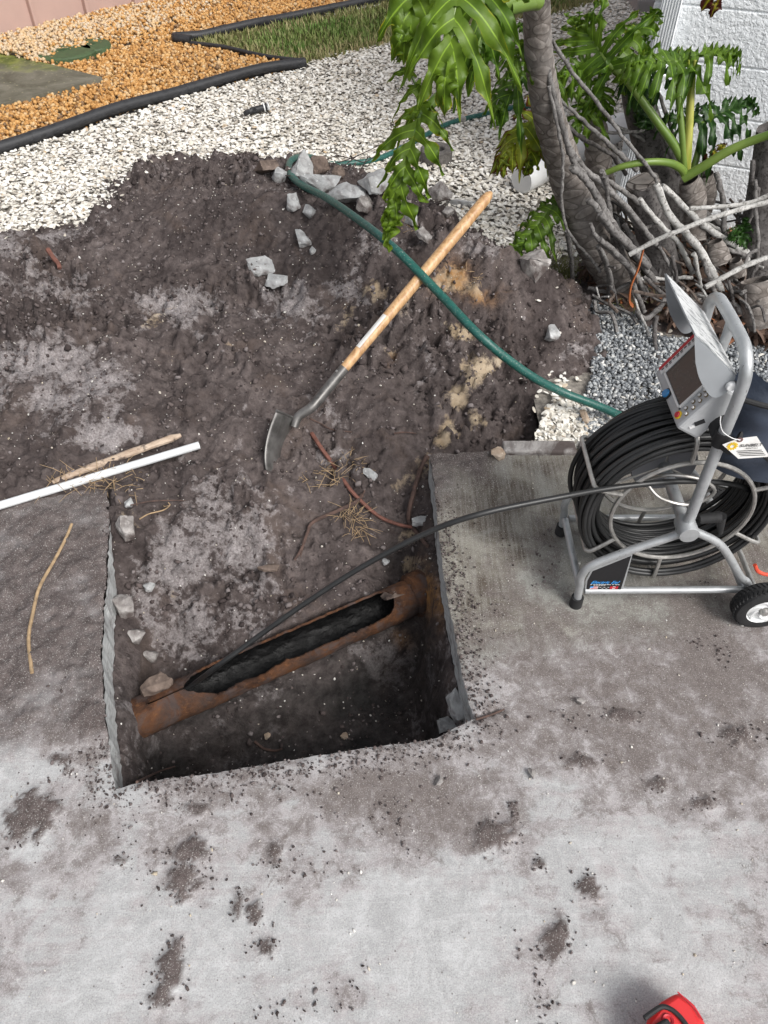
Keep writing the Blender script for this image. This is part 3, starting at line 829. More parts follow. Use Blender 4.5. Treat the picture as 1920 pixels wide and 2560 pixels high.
# ------------------------------------------------------------------ placing on the ground
def hit(px, py):
    d = ray(px, py)
    t = np.linspace(1.0, 7.0, 1400)
    xs, ys, zs = d.x * t, d.y * t, CAMH + d.z * t
    near = np.nonzero(zs < .5)[0]
    t, xs, ys, zs = t[near], xs[near], ys[near], zs[near]
    hh = soil_h(xs, ys)
    hh = np.where(in_poly(xs, ys, SLAB), .002, hh); hh = np.maximum(hh, np.where(ys > 1.9, -.02, -9))
    k = np.nonzero(zs <= hh)[0]
    k = k[0] if len(k) else len(t) - 1
    return Vector((xs[k], ys[k], float(hh[k])))
def pxm(p, px):            # metres for a pixel width at point p
    return px * proj(p.x, p.y, p.z)[2] / FPX

def hull(name, c, sx, sy, sz, m, seed, rotz=0., tilt=(0, 0), npts=16, sub=True, parent=None, flat=1.0, rough=.05):
    rr = random.Random(seed); bm = bmesh.new()
    for i in range(npts):
        v = Vector((rr.gauss(0, 1), rr.gauss(0, 1), rr.gauss(0, 1))).normalized()
        q = Vector((max(-.8, min(.8, v.x)) / .8, max(-.8, min(.8, v.y)) / .8, max(-.6, min(.6, v.z)) / .6))
        bm.verts.new((q.x * sx / 2, q.y * sy / 2, q.z * sz / 2))
    r = bmesh.ops.convex_hull(bm, input=bm.verts)
    bmesh.ops.delete(bm, geom=[g for g in r['geom_interior'] if isinstance(g, bmesh.types.BMVert)], context='VERTS')
    if sub:
        for it in range(2):
            bmesh.ops.subdivide_edges(bm, edges=bm.edges, cuts=1, use_grid_fill=True)
            bmesh.ops.triangulate(bm, faces=bm.faces)
        for v in bm.verts:
            q = v.co.copy()
            n = mnoise.noise(q * (5 / max(sx, sz)) + Vector((seed, 0, 0))) + .5 * mnoise.noise(q * (14 / max(sx, sz)) + Vector((0, seed, 0)))
            v.co += v.normal * n * rough * max(sx, sy, sz)
    M = Matrix.Translation(c) @ Matrix.Rotation(rotz, 4, 'Z') @ Matrix.Rotation(tilt[0], 4, 'X') @ Matrix.Rotation(tilt[1], 4, 'Y')
    o0 = Vector(c) if parent is None else worg(parent)
    bm.transform(Matrix.Translation(-o0) @ M)
    bmesh.ops.recalc_face_normals(bm, faces=bm.faces)
    me = bpy.data.meshes.new(name); bm.to_mesh(me); bm.free()
    o = link(name, me, m, parent, False)
    me.polygons.foreach_set('use_smooth', np.ones(len(me.polygons), bool)); me.set_sharp_from_angle(angle=math.radians(32))
    if parent is None: o.location = o0
    return o

# ------------------------------------------------------------------ rusted drain pipe
t = NT('rusted_iron')
a = t.noise(16, 7, .68, dist=.5); b_ = t.noise(60, 6, .7)
c = t.mix(t.ramp(a, [(.35, 0.), (.62, 1.)]), (.030, .0155, .011), (.115, .050, .023))
c = t.mix(t.ramp(b_, [(.55, 0.), (.75, .6)]), c, (.23, .105, .042))
c = t.mix(t.ramp(t.noise(12, 7, .7, dist=.8), [(.50, 0.), (.60, .85)]), c, (.075, .056, .052))
c = t.mix(t.ramp(t.noise(7, 5, .6), [(.47, 0.), (.62, .88)]), c, (.040, .033, .032))
n1 = t.bump(b_, .8, .006)
MAT['rust'] = t.fin(c, .85, t.bump(t.noise(170, 4), .5, .003, n1), spec=.25)
t = NT('black_sludge')
MAT['sludge'] = t.fin((.004, .004, .0042), t.ramp(t.noise(40, 4), [(.35, .35), (.65, .7)]), t.bump(t.noise(70, 5, .6), .7, .008), spec=.22)
pipe = empty('drain_pipe', tuple(PA))
RP = .054
def pipe_pt(l, ang, r, wob=True):
    c = PA + (PB - PA) * l
    up = Vector((0, 0, 1))
    rr_ = r * (1 + (.05 * mnoise.noise(Vector((l * 9, math.cos(ang) * 1.5, math.sin(ang) * 1.5))) + .05 * mnoise.noise(Vector((l * 42, math.cos(ang) * 5, math.sin(ang) * 5))) if wob else 0))
    return c + PN * (math.sin(ang) * rr_) + up * (math.cos(ang) * rr_)
NL, NA = 170, 44
def opening(l):
    o_ = .0
    if .205 < l < .88:
        o_ = 1.12 * min(1, (l - .205) / .08) ** .6 * min(1, (.88 - l) / .05) ** .5
    elif .10 < l <= .205: o_ = .06
    n = mnoise.noise(Vector((l * 11, 3, 0))) * .26 + mnoise.noise(Vector((l * 31, 3, 0))) * .12 + mnoise.noise(Vector((l * 83, 9, 0))) * .16
    return max(.0, o_ + (n if o_ > .2 else 0))
for nm, r, m in (('pipe_shell', RP, MAT['rust']), ('pipe_lining', RP - .0065, MAT['sludge'])):
    b = MB(); v = []; 
    for i in range(NL + 1):
        l = -.14 + 1.24 * i / NL
        oa = opening(l); sh = -.12
        a0, a1 = sh + oa, sh + 2 * math.pi - oa * .85
        for k in range(NA + 1):
            v.append(pipe_pt(l, a0 + (a1 - a0) * k / NA, r))
    f = [(i * (NA + 1) + k, i * (NA + 1) + k + 1, (i + 1) * (NA + 1) + k + 1, (i + 1) * (NA + 1) + k) for i in range(NL) for k in range(NA)]
    b.add(v, f)
    if nm == 'pipe_shell':      # broken rim
        w = []; g_ = []
        for side in (0, 1):
            base = len(w)
            for i in range(NL + 1):
                l = -.14 + 1.24 * i / NL; oa = opening(l)
                ang = -.12 + oa if side == 0 else -.12 + 2 * math.pi - oa * .85
                w += [pipe_pt(l, ang, RP), pipe_pt(l, ang, RP - .0065)]
            g_ += [(base + 2 * i, base + 2 * i + 1, base + 2 * i + 3, base + 2 * i + 2) for i in range(NL)]
        b.add(w, g_)
    b.build(nm, m, pipe)
b = MB()
prof = [(RP + .002, -.02), (RP + .014, -.012), (RP + .016, .02), (RP + .012, .05), (RP + .002, .055)]
b.lathe(prof, PA + (PB - PA) * .965, (PB - PA).normalized(), 26).build('pipe_collar', MAT['rust'], pipe)
tag(pipe, 'rusted iron drain pipe broken open along its top in the pit', 'pipe')
b = MB()
hull('pipe_shard', PA + (PB - PA) * .885 + Vector((0, 0, .05)), .075, .05, .009, MAT['rubble_brown'], 5, .5, (-.35, .1), 12, True, pipe)

# ------------------------------------------------------------------ camera reel machine
t = NT('worn_silver_paint')
w1 = t.noise(26, 6, .7); w2 = t.noise(140, 4, .7, t.mapped((1, 1, .35)))
c = t.mix(t.ramp(w1, [(.3, 0.), (.7, 1.)]), (.36, .375, .385), (.50, .515, .525))
c = t.mix(t.ramp(w2, [(.64, 0.), (.70, .9)]), c, (.07, .062, .058))
MAT['silver'] = t.fin(c, t.ramp(w1, [(.3, .34), (.7, .5)]), t.bump(w2, .12, .002), .45)
MAT['steel'] = plain('bare_steel_rod', (.42, .41, .39), .38, .75, .2, 60)
MAT['black_cable'] = plain('black_cable_jacket', (.018, .0185, .019), .42, 0, .25, 20, .05)
MAT['rubber'] = plain('black_rubber', (.016, .016, .017), .75, 0, .3, 40, .25)
MAT['white_plastic'] = plain('white_plastic', (.72, .73, .73), .45, 0, .08, 14, .04)
MAT['grey_case'] = plain('grey_instrument_case', (.40, .41, .42), .5, .0, .12, 18, .05)
MAT['grey_visor'] = plain('grey_sheet_visor', (.34, .36, .38), .42, .15, .1, 9)
MAT['dark_disc'] = plain('dark_grey_disc', (.15, .155, .17), .5, .2, .1, 12)
MAT['black_print'] = plain('black_print', (.012, .012, .014), .45, 0, .1, 20)
MAT['white_print'] = plain('white_print', (.75, .75, .75), .6, 0, .05, 20)
MAT['blue_print'] = plain('blue_print', (.05, .33, .80), .5, 0, .1, 20)
MAT['red_print'] = plain('red_print', (.50, .02, .035), .5, 0, .1, 20)
MAT['yellow_print'] = plain('yellow_print', (.75, .50, .015), .5, 0, .1, 20)
MAT['screen'] = plain('dusty_dark_screen', (.045, .046, .046), .25, 0, .2, 40)

YN, YF_ = gz(1465, 1483, .05).y, gz(1415, 1303, .05).y
X0 = gz(1450, 1480, .06).x
HUBN = gy(1728, 1333, YN - .02); HX, HZ = HUBN.x - .006, HUBN.z
YM = (YN + YF_) / 2
TR = .0100
WC = gy(1918, 1490, YN - .05); WR = .068; XW = WC.x
reel = empty('pipe_camera_reel', (HX, YM, 0))
for yy, nm in ((YN, 'near'), (YF_, 'far')):
    MB().tube([(X0 + .012, yy, .062), (XW, yy, .066)], TR * .92, 14).build('bottom_rail', MAT['silver'], reel)
    bp_ = [gy(a_, c_, YN) for a_, c_ in ((1450, 1462), (1453, 1440), (1474, 1416), (1520, 1396), (1600, 1367), (1690, 1337))]
    MB().tube(spline([(X0, yy, .026)] + [(q.x, yy, q.z) for q in bp_] + [(HX - .012, yy, HZ - .008)], 6), TR, 14).build('front_brace', MAT['silver'], reel)
    MB().tube(spline([(HX + .015, yy, HZ - .01), (HX + .10, yy, HZ - .066), (XW - .055, yy, WR + .052), (XW - .03, yy, WR + .028), (XW - .015, yy, WR)], 6), TR, 14).build('rear_brace', MAT['silver'], reel)
    MB().tube([(X0, yy, .002), (X0, yy, .034)], [.0165, .0155], 14).build('rubber_foot', MAT['rubber'], reel)
    s = -1 if yy == YN else 1
    MB().lathe([(0, -.024 * 1), (.0215, -.024), (.023, -.02), (.023, .022), (.0215, .026), (0, .026)], (HX, yy + s * .004, HZ), (0, 1, 0), 28).build('hub', MAT['silver'], reel)
MB().tube([(X0, YN + TR, .066), (X0, YF_ - TR, .066)], TR * .95, 14).build('front_crossbar', MAT['silver'], reel)
MB().tube([(XW - .03, YN, .066), (XW - .03, YF_, .066)], TR * .8, 12).build('rear_crossbar', MAT['silver'], reel)
MB().tube([(HX, YN, HZ), (HX, YF_, HZ)], .0145, 16).build('axle', MAT['silver'], reel)
ztop = gy(1876, 900, YN).z + .002
hp = [(HX, YN, HZ + .02), (HX - .004, YN, HZ + .2), (HX - .006, YN, ztop - .085), (HX - .010, YN + .006, ztop - .03), (HX - .012, YN + .035, ztop - .002), (HX - .012, YN + .075, ztop + .004),
      (HX - .012, YF_ - .075, ztop + .004), (HX - .012, YF_ - .035, ztop - .002), (HX - .010, YF_ - .006, ztop - .03), (HX - .006, YF_, ztop - .085), (HX - .004, YF_, HZ + .2), (HX, YF_, HZ + .02)]
MB().tube(spline(hp, 6), .0122, 16).build('handle', MAT['silver'], reel)
MB().tube([(HX - .006, YN, ztop - .175), (HX - .006, YN, ztop - .21)], .0152, 16).build('strap_band', MAT['rubber'], reel)
MB().tube([(HX - .006, YF_, HZ + .05), (HX - .006, YF_, HZ + .09)], .0152, 16).build('strap_band', MAT['rubber'], reel)
MB().lathe([(0, 0), (.078, 0), (.08, .003), (.08, .008), (.078, .011), (0, .011)], (HX, YF_ - .045, HZ + .0), (0, 1, 0), 40).build('slip_ring_disc', MAT['dark_disc'], reel)
MB().tube([(HX + .03, YN + .012, HZ + .012), (HX + .075, YN + .012, HZ + .02)], [.011, .014], 12).tube([(HX + .075, YN + .012, HZ + .022), (HX + .092, YN + .012, HZ - .035)], [.013, .006], 10).build('brake_lever', MAT['rubber'], reel)
# cage
RR = .160
for yy in (YN + .042, YF_ - .042):
    pts = [(HX + RR * math.cos(a), yy, HZ + RR * math.sin(a)) for a in [2 * math.pi * k / 56 for k in range(57)]]
    MB().tube(pts, .0052, 8, False).build('cage_ring', MAT['steel'], reel)
RO = .236
for k, a in enumerate([math.radians(d) for d in (158, 214, 268, 335, 28, 98)]):
    def cg(r, yy): return (HX + r * math.cos(a), yy, HZ + r * math.sin(a))
    MB().tube(spline([cg(RR, YN + .042), cg(RO - .02, YN + .034), cg(RO - .003, YN + .04), cg(RO, YN + .06), cg(RO, YF_ - .06), cg(RO - .003, YF_ - .04), cg(RO - .02, YF_ - .034), cg(RR, YF_ - .042)], 4), .0052, 8).build('cage_rod', MAT['steel'], reel)
# spokes from the axle to the rings
for k in range(3):
    a = math.radians(90 + 120 * k)
    MB().tube([(HX + .014 * math.cos(a), YF_ - .042, HZ + .014 * math.sin(a)), (HX + RR * math.cos(a), YF_ - .042, HZ + RR * math.sin(a))], .0045, 8).build('spoke', MAT['steel'], reel)
MB().tube(spline([(HX - .09, YN + .09, HZ + .06), (HX - .05, YN + .06, HZ + .105), (HX + .02, YN + .05, HZ + .10), (HX + .06, YN + .05, HZ + .06), (HX + .02, YN + .05, HZ + .02), (HX - .05, YN + .06, HZ + .03), (HX - .09, YN + .09, HZ + .06)], 6), .0042, 8).build('cable_guide', MAT['steel'], reel)
# coil: every turn of the cable
rr = random.Random(12); CR = .0061
b = MB(); turns = []
for j, rad in enumerate((.220, .209, .198, .187)):
    ny = (13, 12, 11, 8)[j]
    for i in range(ny):
        turns.append((rad + rr.uniform(-.004, .003), YM + (i - (ny - 1) / 2) * .0125 + rr.uniform(-.003, .003)))
for rad, yy in turns:
    ph, am, ph2 = rr.uniform(0, 6.28), rr.uniform(0, .0045), rr.uniform(0, 6.28)
    ox, oz = rr.uniform(-.006, .006), rr.uniform(-.010, .001)
    pts = []
    for k in range(73):
        a = 2 * math.pi * k / 72
        r_ = rad + am * math.sin(2 * a + ph)
        pts.append((HX + ox + r_ * math.cos(a), yy + .006 * math.sin(a + ph2), HZ + oz + r_ * math.sin(a)))
    b.tube(pts, CR, 7, False)
b.build('cable_coil', MAT['black_cable'], reel, sharp=80)
end = PA + (PB - PA) * .215 + Vector((0, 0, .035))
inside = PA + (PB - PA) * .05 + Vector((0, 0, -.01))
lead = [gy(1905, 1255, YM + .05), gy(1850, 1215, YN + .10), gy(1720, 1203, YN + .06), gy(1560, 1216, YN + .03), gy(1400, 1243, YN + .01), gd(1200, 1285, 1.66), gd(1060, 1335, 1.70), gd(900, 1420, 1.755), gd(760, 1510, 1.80), gd(640, 1595, 1.84), gd(540, 1668, 1.87), end, inside]
MB().tube(spline(lead, 8), CR * 1.08, 10).build('cable_lead', MAT['black_cable'], reel, sharp=80)
# wheels
for yy, s in ((YN - .05, -1), (YF_ + .05, 1)):
    whl = MB().lathe([(WR * .62, -.022), (WR * .8, -.024), (WR * .95, -.021), (WR, -.012), (WR, .012), (WR * .95, .021), (WR * .8, .024), (WR * .62, .022)], (XW, yy, WR), (0, 1, 0), 44).build('wheel', MAT['rubber'], reel)
    b = MB()
    for k in range(40):
        a = 2 * math.pi * k / 40
        for sg in (-1, 1):
            c_ = Vector((XW + math.cos(a + sg * .04) * WR * 1.0, yy + sg * .0095, WR + math.sin(a + sg * .04) * WR * 1.0))
            M = Matrix.Rotation(-a, 3, 'Y') @ Matrix.Rotation(sg * .6, 3, 'X')
            b.box(c_, .005, .012, .006, M)
    b.build('tread', MAT['rubber'], whl, False)
    MB().lathe([(0, s * .012), (WR * .2, s * .012), (WR * .22, s * .018), (WR * .58, s * .010), (WR * .64, s * .021), (WR * .66, s * .022), (WR * .66, -s * .02)], (XW, yy, WR), (0, 1, 0), 40).build('rim', MAT['white_plastic'], whl)
    b = MB()
    for k in range(6):
        a = 2 * math.pi * k / 6
        b.tube(spline([(XW + math.cos(a + q * .35) * WR * (.2 + .13 * q), yy + s * .0165, WR + math.sin(a + q * .35) * WR * (.2 + .13 * q)) for q in range(4)], 4), .0028, 6)
    b.build('rim_spokes', MAT['white_plastic'], whl)
    MB().lathe([(0, s * .027), (WR * .12, s * .027), (WR * .15, s * .022), (WR * .15, s * .01)], (XW, yy, WR), (0, 1, 0), 20).build('hub_cap', MAT['steel'], whl)
MB().tube([(XW, YN - .045, WR), (XW, YF_ + .045, WR)], .007, 10).build('wheel_axle', MAT['steel'], reel)
# side plate with print
yp = YN - .004
def np_(px, py, off=0.): return gy(px, py, yp - off)
plate = MB().prism([np_(1462, 1476), np_(1464, 1452), np_(1478, 1424), np_(1583, 1380), np_(1556, 1479)], (0, .003, 0)).build('side_plate', MAT['silver'], reel, False)
MB().prism([np_(1466, 1473, .0006), np_(1469, 1452, .0006), np_(1482, 1428, .0006), np_(1578, 1390, .0006), np_(1552, 1474, .0006)], (0, .0004, 0)).build('decal', MAT['black_print'], plate, False)
def text(body, name, p, ext_x, mat_, parent, shear=0., off=.0, M=None, bold=0.0):
    cu = bpy.data.curves.new(name, 'FONT'); cu.body = body; cu.size = 1; cu.shear = shear; cu.offset = bold; cu.resolution_u = 3
    o = bpy.data.objects.new(name, cu); C.objects.link(o); cu.materials.append(mat_)
    bpy.context.view_layer.update()
    w = max(o.dimensions.x, .01)
    s = ext_x / w
    me_ = bpy.data.meshes.new_from_object(o); bpy.data.objects.remove(o); o = bpy.data.objects.new(name, me_); C.objects.link(o)
    if not me_.materials: me_.materials.append(mat_)
    o.parent = parent; o0 = worg(parent)
    R = (M or Matrix.Rotation(math.pi / 2, 3, 'X')).to_4x4()
    o.matrix_local = Matrix.Translation(Vector(p) - o0) @ R @ Matrix.Scale(s, 4)
    return o
pz = np_(1476, 1459, .0014)
text('Electric Eel', 'lettering', pz, (np_(1553, 1459) - np_(1476, 1459)).length * .93, MAT['blue_print'], plate, .45, bold=.012)
def bar(name, px0, py0, px1, py1, m_, par, off=.0013):
    a_, c_ = np_(px0, py0, off), np_(px1, py1, off)
    MB().add([(a_.x, a_.y, c_.z), (c_.x, c_.y, c_.z), (c_.x, c_.y, a_.z), (a_.x, a_.y, a_.z)], [(0, 1, 2, 3)]).build(name, m_, par, False)
for k in range(11): bar('small_print', 1476 + k * 6.8, 1461.0, 1476 + k * 6.8 + rr.uniform(3.5, 6), 1462.2, MAT['white_print'], plate)
for k in range(5): bar('small_print', 1484 + k * 6.2, 1463.8, 1484 + k * 6.2 + 4, 1464.8, MAT['white_print'], plate)
for k in range(5): bar('small_print', 1499 + k * 5, 1468 + (k % 2) * 2.4, 1503 + k * 5, 1469 + (k % 2) * 2.4, MAT['white_print'], plate)
bar('flag', 1476, 1466, 1494, 1472.5, MAT['white_print'], plate)
for k in range(4): bar('flag_stripe', 1476, 1466.2 + k * 1.8, 1494, 1467.1 + k * 1.8, MAT['red_print'], plate, .0016)
bar('flag_canton', 1476, 1466, 1483, 1469.4, MAT['blue_print'], plate, .0019)
bar('flag', 1526, 1466, 1544, 1472.5, MAT['white_print'], plate)
bar('flag_stripe', 1526, 1466, 1530.5, 1472.5, MAT['red_print'], plate, .0016); bar('flag_stripe', 1539.5, 1466, 1544, 1472.5, MAT['red_print'], plate, .0016)
bar('flag_leaf', 1533, 1467.6, 1537, 1471, MAT['red_print'], plate, .0016)

# monitor: screen leans towards -x, hood of three plates
P2 = gy(1685, 1069, YM - .095); P1 = gy(1640, 935, YM + .095)
ya, yb = YM - .095, YM + .095
fx, fz = (P2.x + P1.x) / 2, (P2.z + P1.z) / 2
bv = Vector((.062, 0, .107)); dv = Vector((.87, 0, -.5)).normalized() * .060
F2, F1 = Vector((fx, ya, fz)), Vector((fx, yb, fz)); F3, F4 = F2 + bv, F1 + bv
case = MB().prism([F2, F1, F4, F3], dv).build('monitor_case', MAT['grey_case'], reel, False, .007)
nrm_ = -dv.normalized()
def fp(s, t_, off=.001): return F1 + (F2 - F1) * s + bv * t_ + nrm_ * off      # s: far->near, t: bottom->top
def face(name, s0, s1, t0, t1, m_, off=.001, par=None):
    return MB().add([fp(s0, t0, off), fp(s1, t0, off), fp(s1, t1, off), fp(s0, t1, off)], [(0, 1, 2, 3)]).build(name, m_, par or case, False)
fr = MB()
for s0, s1, t0, t1 in ((.14, .80, .18, .215), (.14, .80, .945, .975), (.14, .17, .18, .975), (.77, .80, .18, .975)):
    fr.prism([fp(s0, t0, 0), fp(s1, t0, 0), fp(s1, t1, 0), fp(s0, t1, 0)], nrm_ * .004)
fr.build('bezel', MAT['white_plastic'], case, False)
face('screen', .16, .785, .195, .96, MAT['screen'], .0016)
face('sticker', .012, .135, .12, .98, MAT['white_print'], .0012)
face('sticker_band', .012, .062, .12, .98, MAT['red_print'], .0016)
for k in range(9):
    t0 = .16 + k * .088; face('small_print', .072, .090, t0, t0 + .06, MAT['black_print'], .0018)
    if k % 3: face('small_print', .10, .110, t0, t0 + .05, MAT['black_print'], .0018)
def knob(name, s, t_, r, m_, hgt=.005):
    MB().lathe([(0, hgt), (r * .85, hgt), (r, hgt * .7), (r, 0)], fp(s, t_, 0), nrm_, 18).build(name, m_, case)
knob('dial_ring', .46, .085, .0125, MAT['black_print'], .004); knob('dial', .46, .085, .0095, plain('blue_button', (.03, .22, .50), .35), .008)
knob('record_ring', .855, .13, .009, MAT['yellow_print'], .003); knob('record_button', .855, .13, .0065, MAT['red_print'], .006)
for s, t_ in ((.86, .30), (.93, .27), (.86, .46), (.93, .42), (.85, .60), (.92, .57), (.85, .72), (.92, .70), (.89, .86)):
    knob('button_ring', s, t_, .0046, plain('brass_ring', (.16, .12, .06), .5) if 'brass_ring' not in bpy.data.materials else bpy.data.materials['brass_ring'], .002)
    knob('button', s, t_, .0030, MAT['white_plastic'], .004)
# near side socket
sc_ = F2 + dv * .45 + bv * .30
MB().box((sc_.x, ya - .001, sc_.z), .020, .004, .009, Matrix.Rotation(math.radians(-30), 3, 'Y')).build('socket', MAT['black_print'], case, False)
MB().box((sc_.x - .012, ya - .001, sc_.z - .012), .010, .003, .006, Matrix.Rotation(math.radians(-30), 3, 'Y')).build('socket_tab', MAT['white_print'], case, False)
# hood
B_ = gy(1735, 839, ya - .012); C_ = gy(1838, 940, ya - .012); 
hv = C_ - B_; hv.y = 0
Bf = Vector((B_.x, yb + .012, B_.z)); Cf = Bf + hv; Cn = B_ + hv
hn = Vector((hv.z, 0, -hv.x)).normalized(); hn = hn if hn.z > 0 else -hn
hood = MB().prism([B_, Bf, Cf, Cn], hn * .0025).build('hood', MAT['grey_visor'], reel, False, .001)
t = NT('scuffed_white_sheet'); k = t.noise(30, 6, .75, t.mapped((1, 3, 1)))
MAT['scuff'] = t.fin(t.mix(t.ramp(k, [(.50, 0.), (.60, 1.)]), (.60, .61, .61), (.10, .11, .12)), .4)
MB().prism([B_ + hn * .0028, Bf + hn * .0028, Cf + hn * .0028, Cn + hn * .0028], hn * .0004).build('hood_top', MAT['scuff'], hood, False)
prof_ = [B_, gy(1738, 905, ya - .012), gy(1748, 945, ya - .012), gy(1772, 985, ya - .012), gy(1792, 992, ya - .012), gy(1815, 980, ya - .012), gy(1832, 962, ya - .012), Cn]
MB().prism([prof_[0]] + spline(prof_[1:6], 4) + prof_[6:], (0, -.0022, 0)).build('hood_side', MAT['grey_visor'], hood, False)
MB().prism([Vector((p.x, yb + .012, p.z)) for p in ([prof_[0]] + spline(prof_[1:6], 4) + prof_[6:])], (0, .0022, 0)).build('hood_side', MAT['grey_visor'], hood, False)
kp = gy(1826, 963, ya - .016)
MB().lathe([(0, .008), (.008, .008), (.0095, .006), (.0095, 0)], kp, (0, -1, 0), 20).build('hood_knob', MAT['white_plastic'], hood)
MB().tube([Vector((F2.x, YM, F2.z)) + bv * .5 + dv * .9, (HX - .01, YM, ztop - .03), (HX - .012, YM, ztop)], .010, 10).build('monitor_bracket', MAT['silver'], reel)
tag(reel, 'silver pipe inspection camera reel with coiled black cable and tilted monitor', 'camera reel')

# rental tag on a string
tg0 = gy(1820, 1108, YN - .03)
tagr = empty('rental_tag', (tg0.x, tg0.y, 0))
def tp(px, py, off=.0): return gy(px, py, YN - .03 - off - (py - 1108) * .00012)
MB().prism([tp(1806, 1112), tp(1844, 1097), tp(1892, 1091), tp(1921, 1136), tp(1920, 1142), tp(1846, 1147)], (0, .0006, 0)).build('card', plain('tag_card', (.74, .73, .71), .7), tagr, False)
M = Matrix.Rotation(math.pi / 2, 3, 'X') @ Matrix.Rotation(math.radians(4), 3, 'Z')
text('SUNBELT', 'lettering', tp(1848, 1118, .0012), (tp(1905, 1114) - tp(1848, 1118)).length, MAT['black_print'], tagr, .15, bold=.02, M=M)
text('RENTALS', 'lettering', tp(1864, 1123, .0012), (tp(1893, 1121) - tp(1864, 1123)).length, MAT['black_print'], tagr, .0, M=M)
cs = tp(1831, 1116, .0010); b = MB()
for k in range(12):
    a = 2 * math.pi * k / 12
    b.box((cs.x + .0085 * math.cos(a), cs.y, cs.z + .0085 * math.sin(a)), .0045, .0004, .003, Matrix.Rotation(-a, 3, 'Y'))
b.lathe([(.0042, 0), (.0078, 0)], cs, (0, 1, 0), 20); b.build('sun_emblem', MAT['yellow_print'], tagr, False)
for k in range(4):
    q0, q1 = tp(1842 + k * 3, 1127 + k * 4.0, .0011), tp(1905 + k * 3, 1124.5 + k * 4.0, .0011)
    MB().add([q0, q1, q1 - Vector((0, 0, .0018)), q0 - Vector((0, 0, .0018))], [(0, 1, 2, 3)]).build('small_print', MAT['black_print'], tagr, False)
MB().lathe([(.0022, 0), (.0062, 0)], tp(1850, 1100, .0011), (0, 1, 0), 18).build('eyelet', plain('brown_eyelet', (.16, .09, .085), .6), tagr, False)
MB().tube(spline([tp(1850, 1100, .002), tp(1830, 1095, .004), tp(1808, 1080, .006), tp(1801, 1060, .006), tp(1802, 1040, .0)], 6), .0009, 6).build('string', MAT['white_print'], tagr)
tag(tagr, 'white rental tag with yellow sun emblem tied to the reel upright', 'tag')

# dark blue bag hanging on the handle
t = NT('navy_fabric')
MAT['navy'] = t.fin(t.mix(t.ramp(t.noise(9, 5), [(.35, 0.), (.65, 1.)]), (.012, .017, .028), (.034, .046, .072)), .6, t.bump(t.noise(260, 2), .3, .002))
bag = empty('tool_bag', (HX + .12, YM, 0))
b = MB(); nU, nV = 16, 18; v = []
for side in (0, 1):
    for i in range(nV + 1):
        tt = i / nV
        for k in range(nU + 1):
            s = k / nU
            xx = HX + .018 + .24 * s * (.65 + .35 * tt) + .02 * tt
            yy = YM - .035 - .05 * math.sin(math.pi * s) * (.35 + .65 * tt) if side == 0 else YM - .03 + .07 * math.sin(math.pi * s) * (.35 + .65 * tt)
            z_ = ztop - .115 - .23 * tt - .03 * s + .012 * math.sin(7 * s + 3 * tt)
            yy += .008 * math.sin(9 * s + 5 * tt) + .006 * math.sin(14 * tt + 3 * s)
            v.append((xx, yy, z_))
n_ = (nU + 1) * (nV + 1)
f = [(o_ + i * (nU + 1) + k, o_ + i * (nU + 1) + k + 1, o_ + (i + 1) * (nU + 1) + k + 1, o_ + (i + 1) * (nU + 1) + k) for o_ in (0, n_) for i in range(nV) for k in range(nU)]
f += [(nV * (nU + 1) + k, nV * (nU + 1) + k + 1, n_ + nV * (nU + 1) + k + 1, n_ + nV * (nU + 1) + k) for k in range(nU)]
b.add(v, f).build('bag_body', MAT['navy'], bag)
MB().tube(spline([(HX + .03, YM - .04, ztop - .12), (HX - .01, YM - .07, ztop - .14), (HX - .012, YN + .015, ztop - .185), (HX + .012, YN - .02, ztop - .2), (HX + .05, YM - .09, ztop - .22)], 6), [.006] * 25, 8, ell=2.6).build('strap', MAT['rubber'], bag)
b = MB(); q = [(HX + .02 + .25 * s, YM - .055 - .03 * math.sin(math.pi * s), ztop - .14 - .03 * s) for s in [i / 10 for i in range(11)]]
b.tube(q, .006, 8).build('rim_binding', MAT['rubber'], bag)
tag(bag, 'dark navy fabric bag hanging from the reel handle at the right edge', 'bag')
p = gz(1912, 1432, .13)
red = MB().tube(spline([gy(1887, 1412, YN - .07), gy(1895, 1428, YN - .075), gy(1915, 1436, YN - .075), gy(1945, 1436, YN - .07)], 6), [.0045] * 19, 8).build('red_strap', plain('red_rubber', (.62, .07, .03), .5))
tag(red, 'short bright red strap lying over the near reel wheel', 'strap')

# ------------------------------------------------------------------ shovel
t = NT('ash_handle_wood')
ax_ = t.mapped((1, 1, 1))
HB = gz(838, 948, .135); HT = gd(1228, 481, 2.44)
sd_ = (HT - HB).normalized()
k = t.noise(3.2, 5, .6, t.mapped((14, 14, 3)), 1.2)
c = t.mix(t.ramp(k, [(.36, 0.), (.62, 1.)]), (.36, .195, .085), (.60, .385, .20))
c = t.mix(t.ramp(t.noise(60, 3, .6, t.mapped((8, 8, 1))), [(.55, 0.), (.7, .35)]), c, (.25, .12, .05))
MAT['wood'] = t.fin(c, .42, t.bump(k, .08, .003))
t = NT('shovel_steel')
k = t.noise(22, 6, .65)
c = t.mix(t.ramp(k, [(.35, 0.), (.65, 1.)]), (.075, .072, .069), (.17, .165, .16))
gm = t.n('ShaderNodeSeparateXYZ'); t.L(t.co(), gm.inputs[0])
c = t.mix(t.ramp(t.math('SUBTRACT', t.math('MULTIPLY', t.math('SUBTRACT', t.noise(14, 6, .7), .5), .5), gm.outputs[2]), [(-.03 + .5 - .5, 0.), (.10, .75)]), c, (.13, .10, .095))
MAT['shovel_steel'] = t.fin(c, t.ramp(k, [(.3, .3), (.7, .5)]), t.bump(k, .15, .003), .45)
